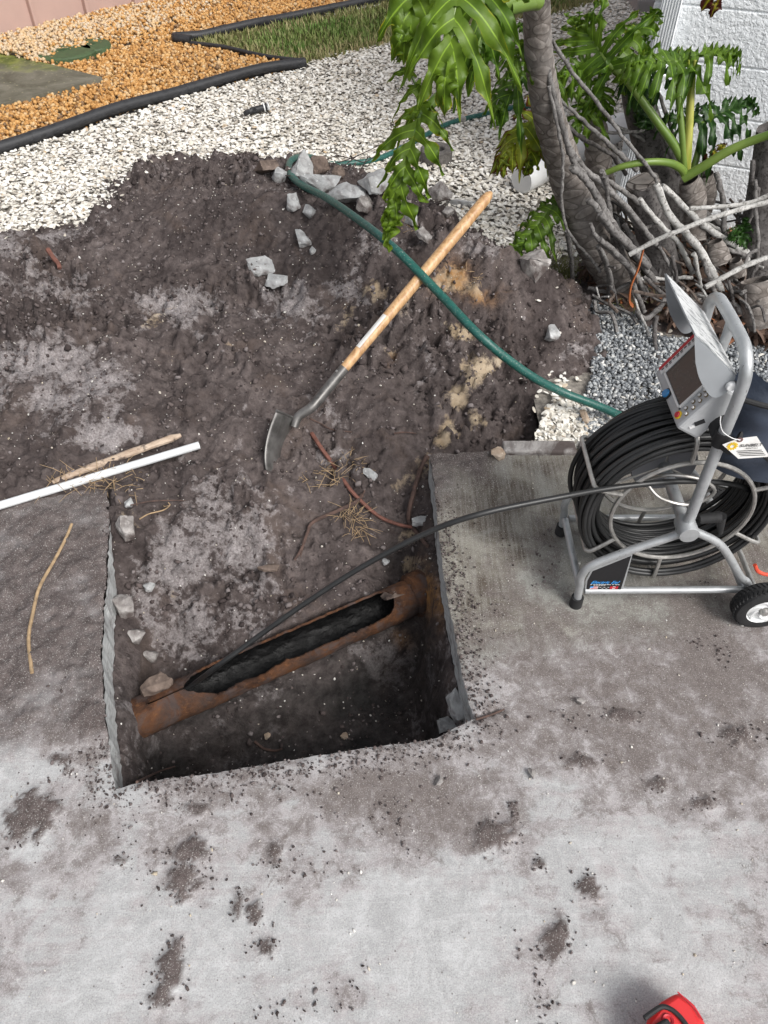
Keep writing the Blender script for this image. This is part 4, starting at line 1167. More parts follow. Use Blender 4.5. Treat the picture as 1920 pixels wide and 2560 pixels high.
shv = empty('shovel', tuple(gz(688, 1215, -.04)))
L = (HT - HB).length
pts = [HB + sd_ * L * q for q in (0, .1, .3, .6, .85, .96, .985, 1.0)]
MB().tube(pts, [.0145, .0155, .017, .0182, .0182, .0175, .0135, .006], 18).build('handle', MAT['wood'], shv)
lp = HB + sd_ * L * .20 + Vector((-.010, -.008, .011))
wx = sd_.cross(Vector((0, 0, 1))).normalized()
lab = MB()
v = []; nn = 6
side0 = Vector((-.62, -.55, .56)); side0 = (side0 - sd_ * side0.dot(sd_)).normalized(); side1 = sd_.cross(side0)
for i in range(2):
    cc = HB + sd_ * L * (.155 + .17 * i)
    for k in range(nn):
        a = -.5 + 1.0 * k / (nn - 1)
        v.append(cc + (side0 * math.cos(a) + side1 * math.sin(a)) * .0172)
lab.add(v, [(k, k + 1, nn + k + 1, nn + k) for k in range(nn - 1)]).build('paper_label', plain('silver_label', (.62, .62, .60), .5), shv)
NECK = gz(734, 1046, .055); TIP = gz(704, 1222, -.085)
sk = spline([HB - sd_ * .005 + sd_ * .05, HB - sd_ * .06, gz(779, 1018, .085), NECK + Vector((.016, .0, .008)), NECK + (TIP - NECK) * .12 + Vector((.006, -.004, .002))], 6)
MB().tube(sk, [.0168 - .006 * max(0, (i / (len(sk) - 1)) - .35) for i in range(len(sk))], 16).build('socket', MAT['shovel_steel'], shv)
# blade: dished, seen almost edge-on
bl = TIP - NECK; blen = bl.length; bt = bl.normalized()
wv = Vector((.80, .52, .30)); wv = (wv - bt * wv.dot(bt)).normalized()
# width axis mostly along the view so the blade shows its face narrowly
view = (NECK - Vector((0, 0, CAMH))).normalized()
wside = bt.cross(view).normalized()
wv = (wside * .24 + (view - bt * view.dot(bt)).normalized() * .965).normalized()
bn = bt.cross(wv).normalized()
b = MB(); nI, nK = 22, 16; v = []
for i in range(nI + 1):
    tt = i / nI
    wdt = .095 * (1 - .10 * tt) if tt < .55 else .095 * .945 * math.sqrt(max(0, 1 - ((tt - .55) / .45) ** 2.4))
    wdt = max(wdt, .004)
    for k in range(nK + 1):
        s = -1 + 2 * k / nK
        dish = .032 * (s * s) * (1 - .3 * tt) + .02 * math.sin(math.pi * tt) 
        v.append(NECK + bt * blen * tt * 1.02 + wv * wdt * s - bn * (dish if bn.dot(view) < 0 else -dish) )
b.add(v, [(i * (nK + 1) + k, i * (nK + 1) + k + 1, (i + 1) * (nK + 1) + k + 1, (i + 1) * (nK + 1) + k) for i in range(nI) for k in range(nK)])
o = b.build('blade', MAT['shovel_steel'], shv); sm = o.modifiers.new('thick', 'SOLIDIFY'); sm.thickness = .0022
b = MB()
for s in (-1, 1):
    b.tube([NECK + wv * s * .02, NECK + wv * s * .10 - bn * (.030 if bn.dot(view) < 0 else -.030)], .004, 8)
b.build('foot_step', MAT['shovel_steel'], shv)
MB().tube([HB + sd_ * .02 + side0 * .014, HB + sd_ * .02 + side0 * .020], .004, 10).build('rivet', MAT['steel'], shv)
tag(shv, 'long wooden handled round-point shovel stuck upright in the dug soil', 'shovel')

# ------------------------------------------------------------------ green hose, draped over the shovel
t = NT('green_hose_rubber')
k = t.noise(60, 4, .6)
c = t.mix(t.ramp(k, [(.35, 0.), (.65, 1.)]), (.010, .075, .062), (.018, .112, .092))
c = t.mix(t.ramp(t.noise(210, 2), [(.63, 0.), (.69, .6)]), c, (.35, .36, .34))
MAT['hose'] = t.fin(c, .42, t.bump(t.noise(300, 2), .15, .001))
on = gz(1092, 728, 0)
tq = ((gd(1092, 728, 2.0) - HB).dot(sd_))
hc = HB + sd_ * L * .545
dcr = proj(hc.x, hc.y, hc.z)[2]
HR = .0134
hose_pts = [gz(1680, 1085, .02), gz(1600, 1060, .025), gz(1500, 1017, .045), gz(1400, 978, .085), gd(1310, 928, 2.36), gd(1200, 840, 2.30), gd(1092, 727, dcr - .040), gd(985, 620, 2.44), gd(890, 545, 2.62), gd(812, 492, 2.82), gd(755, 463, 2.98), gd(727, 437, 3.10), gd(722, 412, 3.22), gd(738, 395, 3.34), gz(775, 392, .05), gz(820, 409, .012), gz(880, 408, .008), gz(945, 397, .006), gz(1000, 372, .006), gz(1050, 346, .006), gz(1100, 318, .004), gz(1150, 300, .006), gz(1210, 286, .006), gz(1290, 268, .005), gz(1400, 262, .005)]
hose = empty('garden_hose', tuple(gz(1500, 1017, 0)))
MB().tube(spline(hose_pts, 8), HR, 14).build('hose_tube', MAT['hose'], hose, sharp=80)
q = gz(1146, 302, .006); q2 = gz(1160, 297, .006)
MB().tube([q, q2], HR * 1.25, 14).build('coupling', MAT['steel'], hose)
tag(hose, 'green garden hose draped over the shovel handle and across the gravel', 'hose')

# ------------------------------------------------------------------ rubble
RUB = [ # px, py, w px, d/h px, thickness factor, material, rotation, tilt, label
 (757, 418, 60, 84, .55, 'rubble', .3, (.9, .5), 'upright broken grey concrete slab piece inside the hose bend'),
 (670, 428, 66, 50, .8, 'rubble_brown', .2, (0, .2), 'brown muddy stone at the back of the soil heap left of the hose'),
 (697, 440, 36, 34, .8, 'rubble', .9, (.3, .2), 'small pale concrete lump between brown stone and hose bend'),
 (800, 420, 62, 46, .9, 'rubble_brown', .6, (.2, .1), 'dark brown muddy chunk behind the hose bend'),
 (845, 436, 34, 28, .9, 'rubble_brown', .1, (.2, .1), 'small dark chunk right of the hose bend on gravel'),
 (806, 466, 112, 62, .8, 'rubble', -.25, (.25, .1), 'large pale concrete chunk under the wires, left one of a row'),
 (868, 494, 104, 54, .8, 'rubble', -.3, (.2, 0), 'large pale concrete chunk under the wires, middle of a row'),
 (912, 512, 56, 40, .8, 'rubble_dirty', .2, (.1, .3), 'soil-stained concrete chunk left of the drooping leaf tip'),
 (940, 462, 84, 74, .5, 'rubble', .5, (.5, .3), 'pale flat concrete piece behind the drooping leaf'),
 (733, 508, 36, 46, .8, 'rubble', .2, (.5, .2), 'grey concrete lump on the soil just left of the hose'),
 (773, 528, 28, 36, .8, 'rubble', .8, (.4, .1), 'small grey lump touching the underside of the hose'),
 (758, 592, 40, 48, .6, 'rubble', .4, (.5, .3), 'white pointed concrete shard below the hose curve'),
 (784, 630, 18, 20, .8, 'rubble', .1, (.2, .1), 'tiny white lump on dark soil below the pointed shard'),
 (651, 664, 70, 56, .35, 'rubble', .4, (.25, .1), 'broad flat white concrete flake on the dark soil heap'),
 (691, 708, 58, 46, .35, 'rubble', -.4, (.25, -.1), 'angular white concrete flake just below the broad flake'),
 (1098, 486, 50, 54, .8, 'rubble_dirty', .5, (.3, .2), 'half brown half white rubble lump on gravel near the handle end'),
 (1155, 505, 74, 40, .7, 'rubble', .1, (.1, .1), 'low grey concrete lump left of the shovel handle end'),
 (1118, 532, 30, 26, .8, 'rubble_dirty', .8, (.2, .1), 'small grey stone on white gravel below the brown-white lump'),
 (1030, 550, 36, 32, .8, 'rubble', .3, (.2, .2), 'small pale stone at the right of the drooping leaf tip'),
 (1060, 585, 30, 50, .6, 'rubble_dirty', .5, (.3, .1), 'narrow soil-stained shard on the slope below the leaf'),
 (1338, 650, 66, 86, .7, 'rubble_dirty', .4, (.6, .2), 'tall grey stone leaning beside the low philodendron leaf'),
 (1368, 836, 54, 44, .5, 'rubble', .2, (.3, .1), 'white square concrete piece on dark soil beside grey gravel'),
 (924, 1192, 40, 28, .4, 'rubble', -.5, (.4, .1), 'small white triangular flake on soil right of the shovel'),
 (1463, 1052, 34, 56, .8, 'rubble_tan', .2, (.2, .1), 'tan brick fragment on shells behind the reel'),
 (1240, 1136, 40, 32, .7, 'rubble_tan', .5, (.1, .2), 'pinkish tan stone at the rear edge of the patio'),
 (1140, 1745, 42, 90, .8, 'rubble', .15, (.1, .1), 'grey concrete lump hanging on the right edge of the pit'),
 (1122, 1806, 62, 44, .8, 'rubble', .4, (.1, .1), 'pale concrete lump at the front right corner of the pit'),
 (312, 1512, 52, 58, .9, 'rubble_dirty', .4, (.3, .3), 'rounded grey concrete lump under the left pit edge'),
 (376, 1468, 30, 22, .9, 'rubble', .9, (.3, .1), 'small white stone in the pit near the rounded lump'),
 (326, 1262, 22, 22, .9, 'rubble', .3, (.1, .1), 'white pebble beside the top of the left saw cut'),
 (318, 1312, 44, 62, .8, 'rubble_dirty', .3, (.3, .4), 'crumbling aggregate lump on the left pit bank'),
 (345, 1590, 44, 36, .9, 'rubble_dirty', .9, (.3, .2), 'dirty stone low on the left bank above the pipe'),
 (378, 1640, 46, 34, .9, 'rubble_dirty', .1, (.2, .2), 'grey stone just above the slit end of the pipe'),
 (1052, 1304, 46, 26, .7, 'rubble', .1, (.2, .1), 'grey concrete bit under the cable at the right bank'),
 (672, 1420, 54, 26, .5, 'rubble_brown', .1, (.1, .1), 'flat dark brown clod on the soil behind the pipe'),
 (965, 1408, 22, 16, .8, 'rubble', .2, (.1, .1), 'small pale pebble in the dark hollow right of the cable'),
 (860, 1840, 20, 16, .8, 'rubble_tan', .2, (.1, .1), 'tan pebble on the pit floor near the front edge'),
 (670, 1842, 16, 16, .8, 'rubble_tan', .2, (.1, .1), 'round yellowish pebble on the black pit floor'),
 (1450, 1752, 24, 18, .7, 'rubble_dirty', .3, (.1, .1), 'dark speckled stone on the patio right of the pit'),
 (1330, 1930, 22, 28, .7, 'rubble_dirty', .6, (.1, .1), 'dark oval stone on the patio in front of the pit corner'),
 (1095, 1950, 26, 24, .7, 'rubble_dirty', .3, (.1, .1), 'grey stone with white bits on the patio below the pit corner'),
]
MAT['rubble_tan'] = mat_rubble('tan_stone', (.33, .24, .17), (.50, .42, .34), (.15, .09, .06), .4)
for i, (px, py, w, hgt, th, m_, rz, tl, lab) in enumerate(RUB):
    p = hit(px, py + hgt * .25)
    w_, h_ = pxm(p, w), pxm(p, hgt)
    o = hull('rubble_piece', p + Vector((0, 0, min(w_, h_) * th * .28 + (.012 if th < .55 else .004))), w_, h_ * 1.05, min(w_, h_) * th, MAT[m_], 100 + i, rz, tl, 15)
    tag(o, lab, 'rubble', 'broken rubble pieces')
# muddy lump where the cable enters the pipe
p = PA + (PB - PA) * .15 + Vector((-.01, -.0, .066)) + PN * .028
tag(hull('rubble_piece', p, .085, .05, .035, MAT['rubble_brown'], 61, PD.to_2d().angle_signed(Vector((1, 0))) * -1 if False else .5, (.1, .1), 18), 'muddy concrete lump resting on the pipe where the cable enters', 'rubble', 'broken rubble pieces')
t = NT('rusty_scale_bank')
MAT['scale'] = t.fin(t.mix(t.ramp(t.noise(22, 6, .7), [(.38, 0.), (.62, 1.)]), (.40, .34, .27), t.mix(t.ramp(t.noise(9, 4), [(.45, 0.), (.55, 1.)]), (.36, .16, .04), (.30, .28, .25))), .9, t.bump(t.noise(50, 5), .7, .008))
p = PB + Vector((.028, -.05, -.02))
tag(hull('scale_crust', p, .075, .18, .17, MAT['scale'], 77, .25, (.2, .35), 18), 'pale crust with orange rust stains around the right end of the pipe', 'crust')

# ------------------------------------------------------------------ pipes, sticks, twigs, wires
pv = [gz(-160, 1312, .03), gz(498, 1113, .035)]
pvo = empty('white_pipe', (pv[1].x, pv[1].y, 0))
n_ = 14; Q = [pv[0] + (pv[1] - pv[0]) * i / n_ for i in range(n_ + 1)]
MB().tube(Q, .0118, 16, False).build('pipe_wall', plain('dirty_white_pvc', (.66, .68, .69), .45, 0, .12, 16, .05), pvo)
dirp = (pv[1] - pv[0]).normalized()
MB().lathe([(.0118, 0), (.0092, 0), (.0092, -.05), (0, -.05)], pv[1], dirp, 16).build('open_end', plain('pipe_end_grey', (.30, .29, .28), .7), pvo)
tag(pvo, 'long white plastic pipe lying across the left patio edge', 'pipe')
t = NT('weathered_stake_wood')
k = t.noise(4, 6, .65, t.mapped((2, 12, 12), (0, 0, math.radians(20))))
MAT['stake'] = t.fin(t.mix(t.ramp(t.noise(40, 5), [(.55, 0.), (.66, .8)]), t.mix(t.ramp(k, [(.35, 0.), (.65, 1.)]), (.30, .215, .155), (.50, .40, .31)), (.05, .035, .03)), .85, t.bump(k, .4, .004))
a_, c_ = gz(132, 1206, .035), gz(452, 1088, .05)
st = empty('wooden_stake', (a_.x, a_.y, 0)); Q = spline([a_, a_ + (c_ - a_) * .4 + Vector((0, 0, .004)), c_], 8)
MB().tube(Q, [.0125 * (.75 + .25 * math.sin(i * 1.3) * .3 + .2 * (i / len(Q))) if 0 < i < len(Q) - 1 else .006 for i in range(len(Q))], 9).build('stick_body', MAT['stake'], st, sharp=25)
tag(st, 'weathered tan wooden stake lying above the white pipe', 'stake')
MAT['twig'] = plain('brown_root_bark', (.085, .052, .042), .85, 0, .45, 60, .4)
MAT['twig_tan'] = plain('dry_tan_twig', (.34, .24, .14), .8, 0, .35, 60, .3)
MAT['twig_red'] = plain('reddish_root', (.15, .062, .045), .8, 0, .4, 50, .3)
def twig(name, pxs, r0, r1, m_, lab, cat='twig', lift=.006, grp='twigs and roots in the soil', side=None):
    P3 = [hit(a, b_) + Vector((0, 0, lift)) for a, b_ in pxs]
    root = empty(name, tuple(P3[0])); Q = spline(P3, 5)
    MB().tube(Q, [r0 + (r1 - r0) * i / (len(Q) - 1) for i in range(len(Q))], 7).build('stem', m_, root)
    for s in side or []:
        S3 = spline([hit(a, b_) + Vector((0, 0, lift)) for a, b_ in s], 4)
        MB().tube(S3, [r0 * .5 + (r1 * .5 - r0 * .5) * i / (len(S3) - 1) for i in range(len(S3))], 6).build('side_shoot', m_, root)
    return tag(root, lab, cat, grp)
twig('root', [(780, 1092), (805, 1130), (835, 1170), (870, 1225), (905, 1262), (950, 1300), (1000, 1322), (1030, 1325)], .007, .005, MAT['twig_red'], 'long reddish root running from the shovel to the cable', 'root', .012)
twig('forked_twig', [(905, 1252), (890, 1268), (850, 1290), (785, 1318), (770, 1350), (755, 1385), (738, 1412)], .007, .004, MAT['twig'], 'forked brown twig bent over the soil behind the cable', 'twig', .022, side=[[(760, 1375), (756, 1395), (752, 1405)], [(900, 1258), (910, 1246), (912, 1238)]])
twig('root', [(1068, 1148), (1052, 1180), (1042, 1210), (1030, 1255), (1022, 1290), (1024, 1318), (1045, 1345), (1068, 1375)], .008, .006, MAT['twig'], 'dark root curving down the right bank beside the patio edge', 'root', .014)
twig('stick', [(122, 630), (135, 650), (150, 672), (156, 692)], .010, .008, MAT['twig_red'], 'short reddish brown stick at the edge of the white gravel', 'stick', .008)
twig('stick', [(184, 1320), (168, 1360), (140, 1415), (104, 1480), (88, 1545), (78, 1610), (86, 1692)], .004, .0045, MAT['twig_tan'], 'thin bent tan stick lying on the muddy left patio', 'stick', .016)
twig('twig', [(638, 1858), (660, 1875), (690, 1880), (706, 1876)], .004, .003, MAT['twig'], 'small curved dark twig on the pit floor', 'twig')
twig('twig', [(345, 1960), (400, 1935), (440, 1922)], .003, .002, MAT['twig'], 'thin straight twig by the front left pit corner', 'twig')
twig('twig', [(330, 1274), (380, 1265), (430, 1262), (466, 1263)], .0022, .0015, MAT['twig'], 'thin dark rootlet arched over soil near the left cut', 'twig', .018)
twig('straw', [(352, 1308), (375, 1295), (410, 1285), (428, 1276), (424, 1268)], .0022, .0016, MAT['twig_tan'], 'pale yellow straw stalk on soil near the left cut', 'straw', .014, side=[[(428, 1276), (415, 1278), (412, 1272)]])
twig('twig', [(1190, 1800), (1225, 1790), (1260, 1775)], .003, .002, MAT['twig'], 'thin dark twig in the joint right of the pit corner', 'twig', .002)
twig('twig', [(775, 1050), (800, 1062), (830, 1078), (880, 1085)], .003, .002, MAT['twig'], 'thin dark twig on soil right of the shovel neck', 'twig')
twig('twig', [(985, 1092), (1010, 1088), (1040, 1090)], .003, .002, MAT['twig'], 'short dark twig on soil left of the patio corner', 'twig')
# fine tan rootlets: nobody could count them
rs2 = random.Random(21); b = MB()
def tuft(px, py, n, rad, ln, up):
    for i in range(n):
        a, q = rs2.uniform(0, 6.28), rs2.uniform(0, 1) ** .5
        p0 = hit(px + rad * q * math.cos(a), py + rad * .5 * q * math.sin(a)) + Vector((0, 0, .003))
        d = Vector((rs2.gauss(0, 1), rs2.gauss(0, 1), abs(rs2.gauss(0, up)))).normalized() * ln * rs2.uniform(.4, 1.2)
        k = Vector((rs2.gauss(0, .3), rs2.gauss(0, .3), rs2.gauss(-.2, .2))) * ln
        b.tube([p0, p0 + d * .5 + k * .1, p0 + d + k * .4], [.0011, .0009, .0005], 4, False)
for a in ((170, 1205, 34, 60, .07, .6), (300, 1205, 40, 80, .06, .5), (255, 1215, 26, 40, .05, .5), (800, 1195, 36, 60, .05, .5), (860, 1170, 30, 60, .05, .6), (880, 1290, 46, 40, .06, .4), (900, 1330, 30, 30, .05, .4), (1160, 700, 40, 50, .03, .4), (1000, 570, 20, 40, .03, .4)):
    tuft(*a)
o = b.build('rootlets', MAT['twig_tan'], None); tag(o, 'fine tan rootlets and dry straw scattered on the soil', 'rootlets', kind='stuff')

MAT['wire'] = plain('rusty_dark_wire', (.045, .032, .028), .7, .4, .4, 80)
def z6(l, org=(640, 360), k=2.514): return [(org[0] + a / k, org[1] + b_ / k) for a, b_ in l]
wm = empty('wire_mesh', tuple(hit(800, 450)))
for l, d0, d1 in (([(185, 198), (340, 212), (470, 230), (560, 240), (640, 285), (700, 335)], 3.05, 3.25), ([(335, 300), (400, 215), (465, 138), (600, 90), (700, 45), (800, -5)], 3.05, 3.5), ([(420, 112), (500, 76), (600, 92), (690, 112), (790, 40)], 3.2, 3.4),
                  ([(450, 232), (560, 135), (640, 70)], 3.1, 3.3), ([(600, 282), (650, 180), (705, 80)], 3.1, 3.3), ([(560, 322), (620, 325), (690, 330)], 3.05, 3.1), ([(450, 135), (560, 160), (680, 220)], 3.2, 3.2), ([(240, 230), (300, 210), (360, 270)], 3.05, 3.05)):
    q = z6(l); n_ = len(q)
    MB().tube(spline([gd(a, c_, d0 + (d1 - d0) * i / (n_ - 1)) for i, (a, c_) in enumerate(q)], 4), .0022, 6).build('wire', MAT['wire'], wm)
tag(wm, 'bent rusty wires sticking out of the rubble by the hose', 'wire')
wm = empty('wire_mesh', tuple(hit(1100, 520)))
for l in ([(985, 412), (1050, 380), (1100, 378), (1160, 388), (1225, 350)], [(1095, 472), (1110, 420), (1130, 350)], [(1100, 378), (1150, 362), (1220, 348)]):
    MB().tube(spline([gz(a, c_, .05) for a, c_ in z6(l)], 4), .0022, 6).build('wire', MAT['wire'], wm)
tag(wm, 'thin dark wires on white gravel left of the shovel handle', 'wire')

# concrete ring
p = gz(1090, 396, .0); ro = pxm(p, 40)
MAT['ring'] = mat_rubble('dark_concrete_ring', (.095, .088, .082), (.175, .165, .155), (.05, .042, .04), .3)
o = MB().lathe([(ro * .5, .0), (ro * .5, .046), (ro * .56, .052), (ro * .92, .052), (ro, .046), (ro, -.02), (ro * .5, -.02)], p, (0, 0, 1), 40, True).build('concrete_ring', MAT['ring'], None); tag(o, 'dark grey concrete ring lying on white gravel', 'concrete ring')
MB().lathe([(0, .003), (ro * .5, .003)], p, (0, 0, 1), 24).build('soil_fill', MAT['ring'], o, False)

# irrigation fitting
p = gz(648, 272, .018); ft = empty('pipe_fitting', (p.x, p.y, 0)); ax1 = Vector((.93, .3, .12)).normalized()
MB().tube([p - ax1 * .05, p + ax1 * .045], .017, 16).build('elbow_body', MAT['edging'], ft)
MB().tube(spline([p - ax1 * .03, p - ax1 * .06 + Vector((0, -.01, .0)), p - ax1 * .075 + Vector((.0, -.03, .005))], 5), .013, 14).build('elbow_arm', MAT['edging'], ft)
for k in range(3):
    MB().lathe([(.016, 0), (.024, .001), (.024, .007), (.016, .008)], p + ax1 * (.024 + k * .012), ax1, 20).build('collar', MAT['white_plastic'] if k != 1 else MAT['edging'], ft)
MB().lathe([(.0, .0), (.010, 0), (.012, .004), (.012, .012), (0, .012)], p + Vector((-.02, -.018, 0)), (-.2, -1, .2), 16).build('cap', MAT['edging'], ft)
tag(ft, 'black irrigation fitting with white collars lying on white gravel', 'pipe fitting')

# red tool at the bottom edge
t = NT('red_tool_plastic')
MAT['tool_red'] = t.fin(t.mix(t.ramp(t.noise(6, 3), [(.3, 0.), (.7, 1.)]), (.56, .020, .022), (.66, .030, .032)), .38, t.bump(t.noise(260, 2), .12, .001))
p = gz(1720, 2640, 0); tool = empty('power_tool', (p.x, p.y, 0))
up_ = .075
base = [gz(a, c_, 0.0) for a, c_ in ((1632, 2560), (1668, 2528), (1705, 2520), (1750, 2560), (1775, 2620), (1800, 2720), (1740, 2780), (1660, 2740), (1625, 2640))]
top = [gz(a, c_, up_) for a, c_ in ((1612, 2545), (1650, 2500), (1694, 2472), (1738, 2505), (1765, 2560), (1800, 2660), (1735, 2740), (1640, 2700), (1605, 2610))]
midr = [b0 + (t0 - b0) * .62 for b0, t0 in zip(base, top)]
b = MB(); n_ = len(base); b.add(base + top, [tuple(range(n_))[::-1], tuple(range(n_, 2 * n_))] + [(i, (i + 1) % n_, n_ + (i + 1) % n_, n_ + i) for i in range(n_)]).build('tool_body', MAT['tool_red'], tool, True, .012)
ring = [gz(a, c_, up_ + .004) for a, c_ in ((1611, 2546), (1632, 2530), (1652, 2518), (1668, 2519), (1690, 2532), (1716, 2562), (1745, 2610), (1740, 2690))]
MB().tube(spline(ring, 5), .0042, 8).build('rubber_trim', MAT['rubber'], tool)
MB().tube(spline([gz(a, c_, up_ + .002) for a, c_ in ((1694, 2480), (1712, 2496), (1735, 2520), (1757, 2550))], 5), .0012, 6).build('seam', MAT['red_print'], tool)
c0 = gz(1670, 2551, up_ + .001); MB().lathe([(.006, .001), (.009, .003), (.0105, .0)], c0, (0, 0, 1), 18).build('screw_boss', MAT['red_print'], tool)
MB().box(gz(1655, 2566, up_ + .004), .03, .014, .012, Matrix.Rotation(.4, 3, 'Z')).build('grip', MAT['rubber'], tool, True, .004)
tag(tool, 'bright red power tool with black trim at the bottom right edge', 'power tool')

# white jug / downspout extension behind the trunk
ext = empty('downspout_extension', tuple(gz(1420, 385, 0)))
A_, B2 = gz(1302, 462, .03), gz(1540, 330, .06)
dx = (B2 - A_).normalized(); sx_ = Vector((-dx.y, dx.x, 0))
sec = [(.062 * math.cos(a_ * math.pi / 7), .062 * math.sin(a_ * math.pi / 7)) for a_ in range(14)]
for k, (t0, t1, sc_) in enumerate(((0.0, .22, 1.0), (.24, .55, .92), (.57, 1.05, 1.05))):
    b = MB(); v = []
    for t_ in (t0, t0 + .02, t1 - .02, t1):
        s_2 = sc_ * (1.0 if t_ not in (t0, t1) else .94)
        for (a, c_) in sec: v.append(A_ + (B2 - A_) * t_ + sx_ * a * s_2 + Vector((0, 0, c_ * s_2 + .02)))
    n_ = len(sec)
    b.add(v, [(i * n_ + q, i * n_ + (q + 1) % n_, (i + 1) * n_ + (q + 1) % n_, (i + 1) * n_ + q) for i in range(3) for q in range(n_)] + [tuple(range(n_)), tuple(3 * n_ + q for q in range(n_))]).build('section', MAT['white_plastic'], ext, True)
tag(ext, 'white plastic downspout extension on gravel behind the leaning trunk', 'downspout extension')
# ------------------------------------------------------------------ tree philodendron
t = NT('scarred_trunk_bark')
e = t.attr('scar'); k = t.noise(38, 6, .68); k2 = t.noise(9, 4, .6)
c = t.ramp(e, [(0., (.12, .105, .095)), (.06, (.225, .20, .182)), (.40, (.265, .238, .218)), (.52, (.30, .272, .25)), (.60, (.27, .245, .225)), (.655, (.075, .062, .055)), (.73, (.17, .15, .136)), (1., (.225, .20, .182))])
c = t.mix(t.ramp(k, [(.38, .75), (.60, 0.)]), c, (.10, .085, .075))
c = t.mix(t.ramp(k2, [(.45, 0.), (.7, .35)]), c, (.25, .245, .24))
MAT['trunk'] = t.fin(c, .9, t.bump(k, .5, .006), spec=.2)
def mat_root(name, c1, c2, dk):
    t = NT(name)
    k = t.noise(22, 6, .7); g = t.noise(90, 4, .7)
    c = t.mix(t.ramp(k, [(.35, 0.), (.65, 1.)]), c1, c2)
    c = t.mix(t.ramp(g, [(.50, 0.), (.64, .85)]), c, dk)
    return t.fin(c, .9, t.bump(g, .5, .004), spec=.15)
MAT['root_grey'] = mat_root('grey_aerial_root', (.115, .108, .104), (.25, .24, .233), (.045, .040, .037))
MAT['root_pale'] = mat_root('pale_dry_root', (.33, .325, .31), (.56, .55, .53), (.13, .12, .11))
MAT['root_brown'] = mat_root('brown_root', (.105, .080, .066), (.21, .17, .145), (.04, .03, .027))
MAT['root_dark'] = mat_root('dark_grey_root', (.075, .068, .066), (.17, .16, .155), (.03, .026, .025))
t = NT('cut_stump_face')
k = t.noise(11, 6, .65); vo = t.vor(16, 'DISTANCE_TO_EDGE')
c = t.mix(t.ramp(k, [(.35, 0.), (.65, 1.)]), (.17, .15, .138), (.33, .305, .285))
c = t.mix(t.ramp(vo, [(.015, .9), (.05, 0.)]), c, (.035, .028, .026))
MAT['stump'] = t.fin(c, .95, t.bump(k, .5, .006), spec=.1)

def leaf_mat(name, top, mid, edge, amt, rough=.36):
    t = NT(name)
    uv = t.n('ShaderNodeUVMap'); sp = t.n('ShaderNodeSeparateXYZ'); t.L(uv.outputs[0], sp.inputs[0])
    cx = t.math('ABSOLUTE', t.math('SUBTRACT', sp.outputs[0], .5))
    k = t.noise(9, 5, .6)
    c = t.mix(t.ramp(k, [(.35, 0.), (.65, 1.)]), top, mid)
    e = t.math('ADD', t.math('MULTIPLY', cx, 1.3), t.math('ADD', t.math('MULTIPLY', sp.outputs[1], .28), t.math('MULTIPLY', t.math('SUBTRACT', t.noise(6, 5, .6), .5), 1.1)))
    c = t.mix(t.ramp(e, [(.95 - amt, 0.), (1.12 - amt, 1.)]), c, edge)
    c = t.mix(t.ramp(cx, [(.022, .8), (.05, 0.)]), c, tuple(min(1, x * 2.1) for x in mid))
    rib = t.n('ShaderNodeTexWave'); rib.inputs['Scale'].default_value = 7; t.L(uv.outputs[0], rib.inputs[0])
    bn = t.bump(t.noise(26, 4), .25, .006)
    t.fin(c, rough + .06, bn, spec=.38)
    tr = t.n('ShaderNodeBsdfTranslucent'); t.L(c, tr.inputs[0])
    mx = t.n('ShaderNodeMixShader'); mx.inputs[0].default_value = .42
    t.L(t.b.outputs[0], mx.inputs[1]); t.L(tr.outputs[0], mx.inputs[2]); t.L(mx.outputs[0], t.out.inputs[0])
    return t.m
MAT['leaf'] = leaf_mat('philodendron_leaf', (.052, .120, .010), (.118, .205, .018), (.20, .25, .02), .14)
MAT['leaf_front'] = leaf_mat('glossy_front_leaf', (.085, .165, .012), (.165, .265, .024), (.42, .37, .02), .14, .38)
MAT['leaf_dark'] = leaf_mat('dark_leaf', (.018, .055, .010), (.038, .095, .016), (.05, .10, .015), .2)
MAT['leaf_yellow'] = leaf_mat('yellowing_leaf', (.14, .21, .015), (.26, .30, .025), (.13, .04, .012), .33)
MAT['leaf_brown'] = leaf_mat('browning_leaf', (.16, .17, .012), (.28, .24, .015), (.09, .022, .014), .62)
t = NT('green_petiole')
MAT['petiole'] = t.fin(t.mix(t.ramp(t.noise(5, 4), [(.35, 0.), (.65, 1.)]), (.085, .155, .022), (.16, .235, .045)), .38)
t = NT('yellow_petiole')
MAT['petiole_y'] = t.fin(t.mix(t.ramp(t.noise(30, 3, .5, t.mapped((1, 1, .1))), [(.4, 0.), (.6, 1.)]), (.20, .24, .025), (.40, .40, .09)), .4)

phil = empty('tree_philodendron', tuple(gz(1560, 720, 0)))
tag(phil, 'tree philodendron with scarred leaning trunks, tangled grey roots and lobed leaves', 'plant')

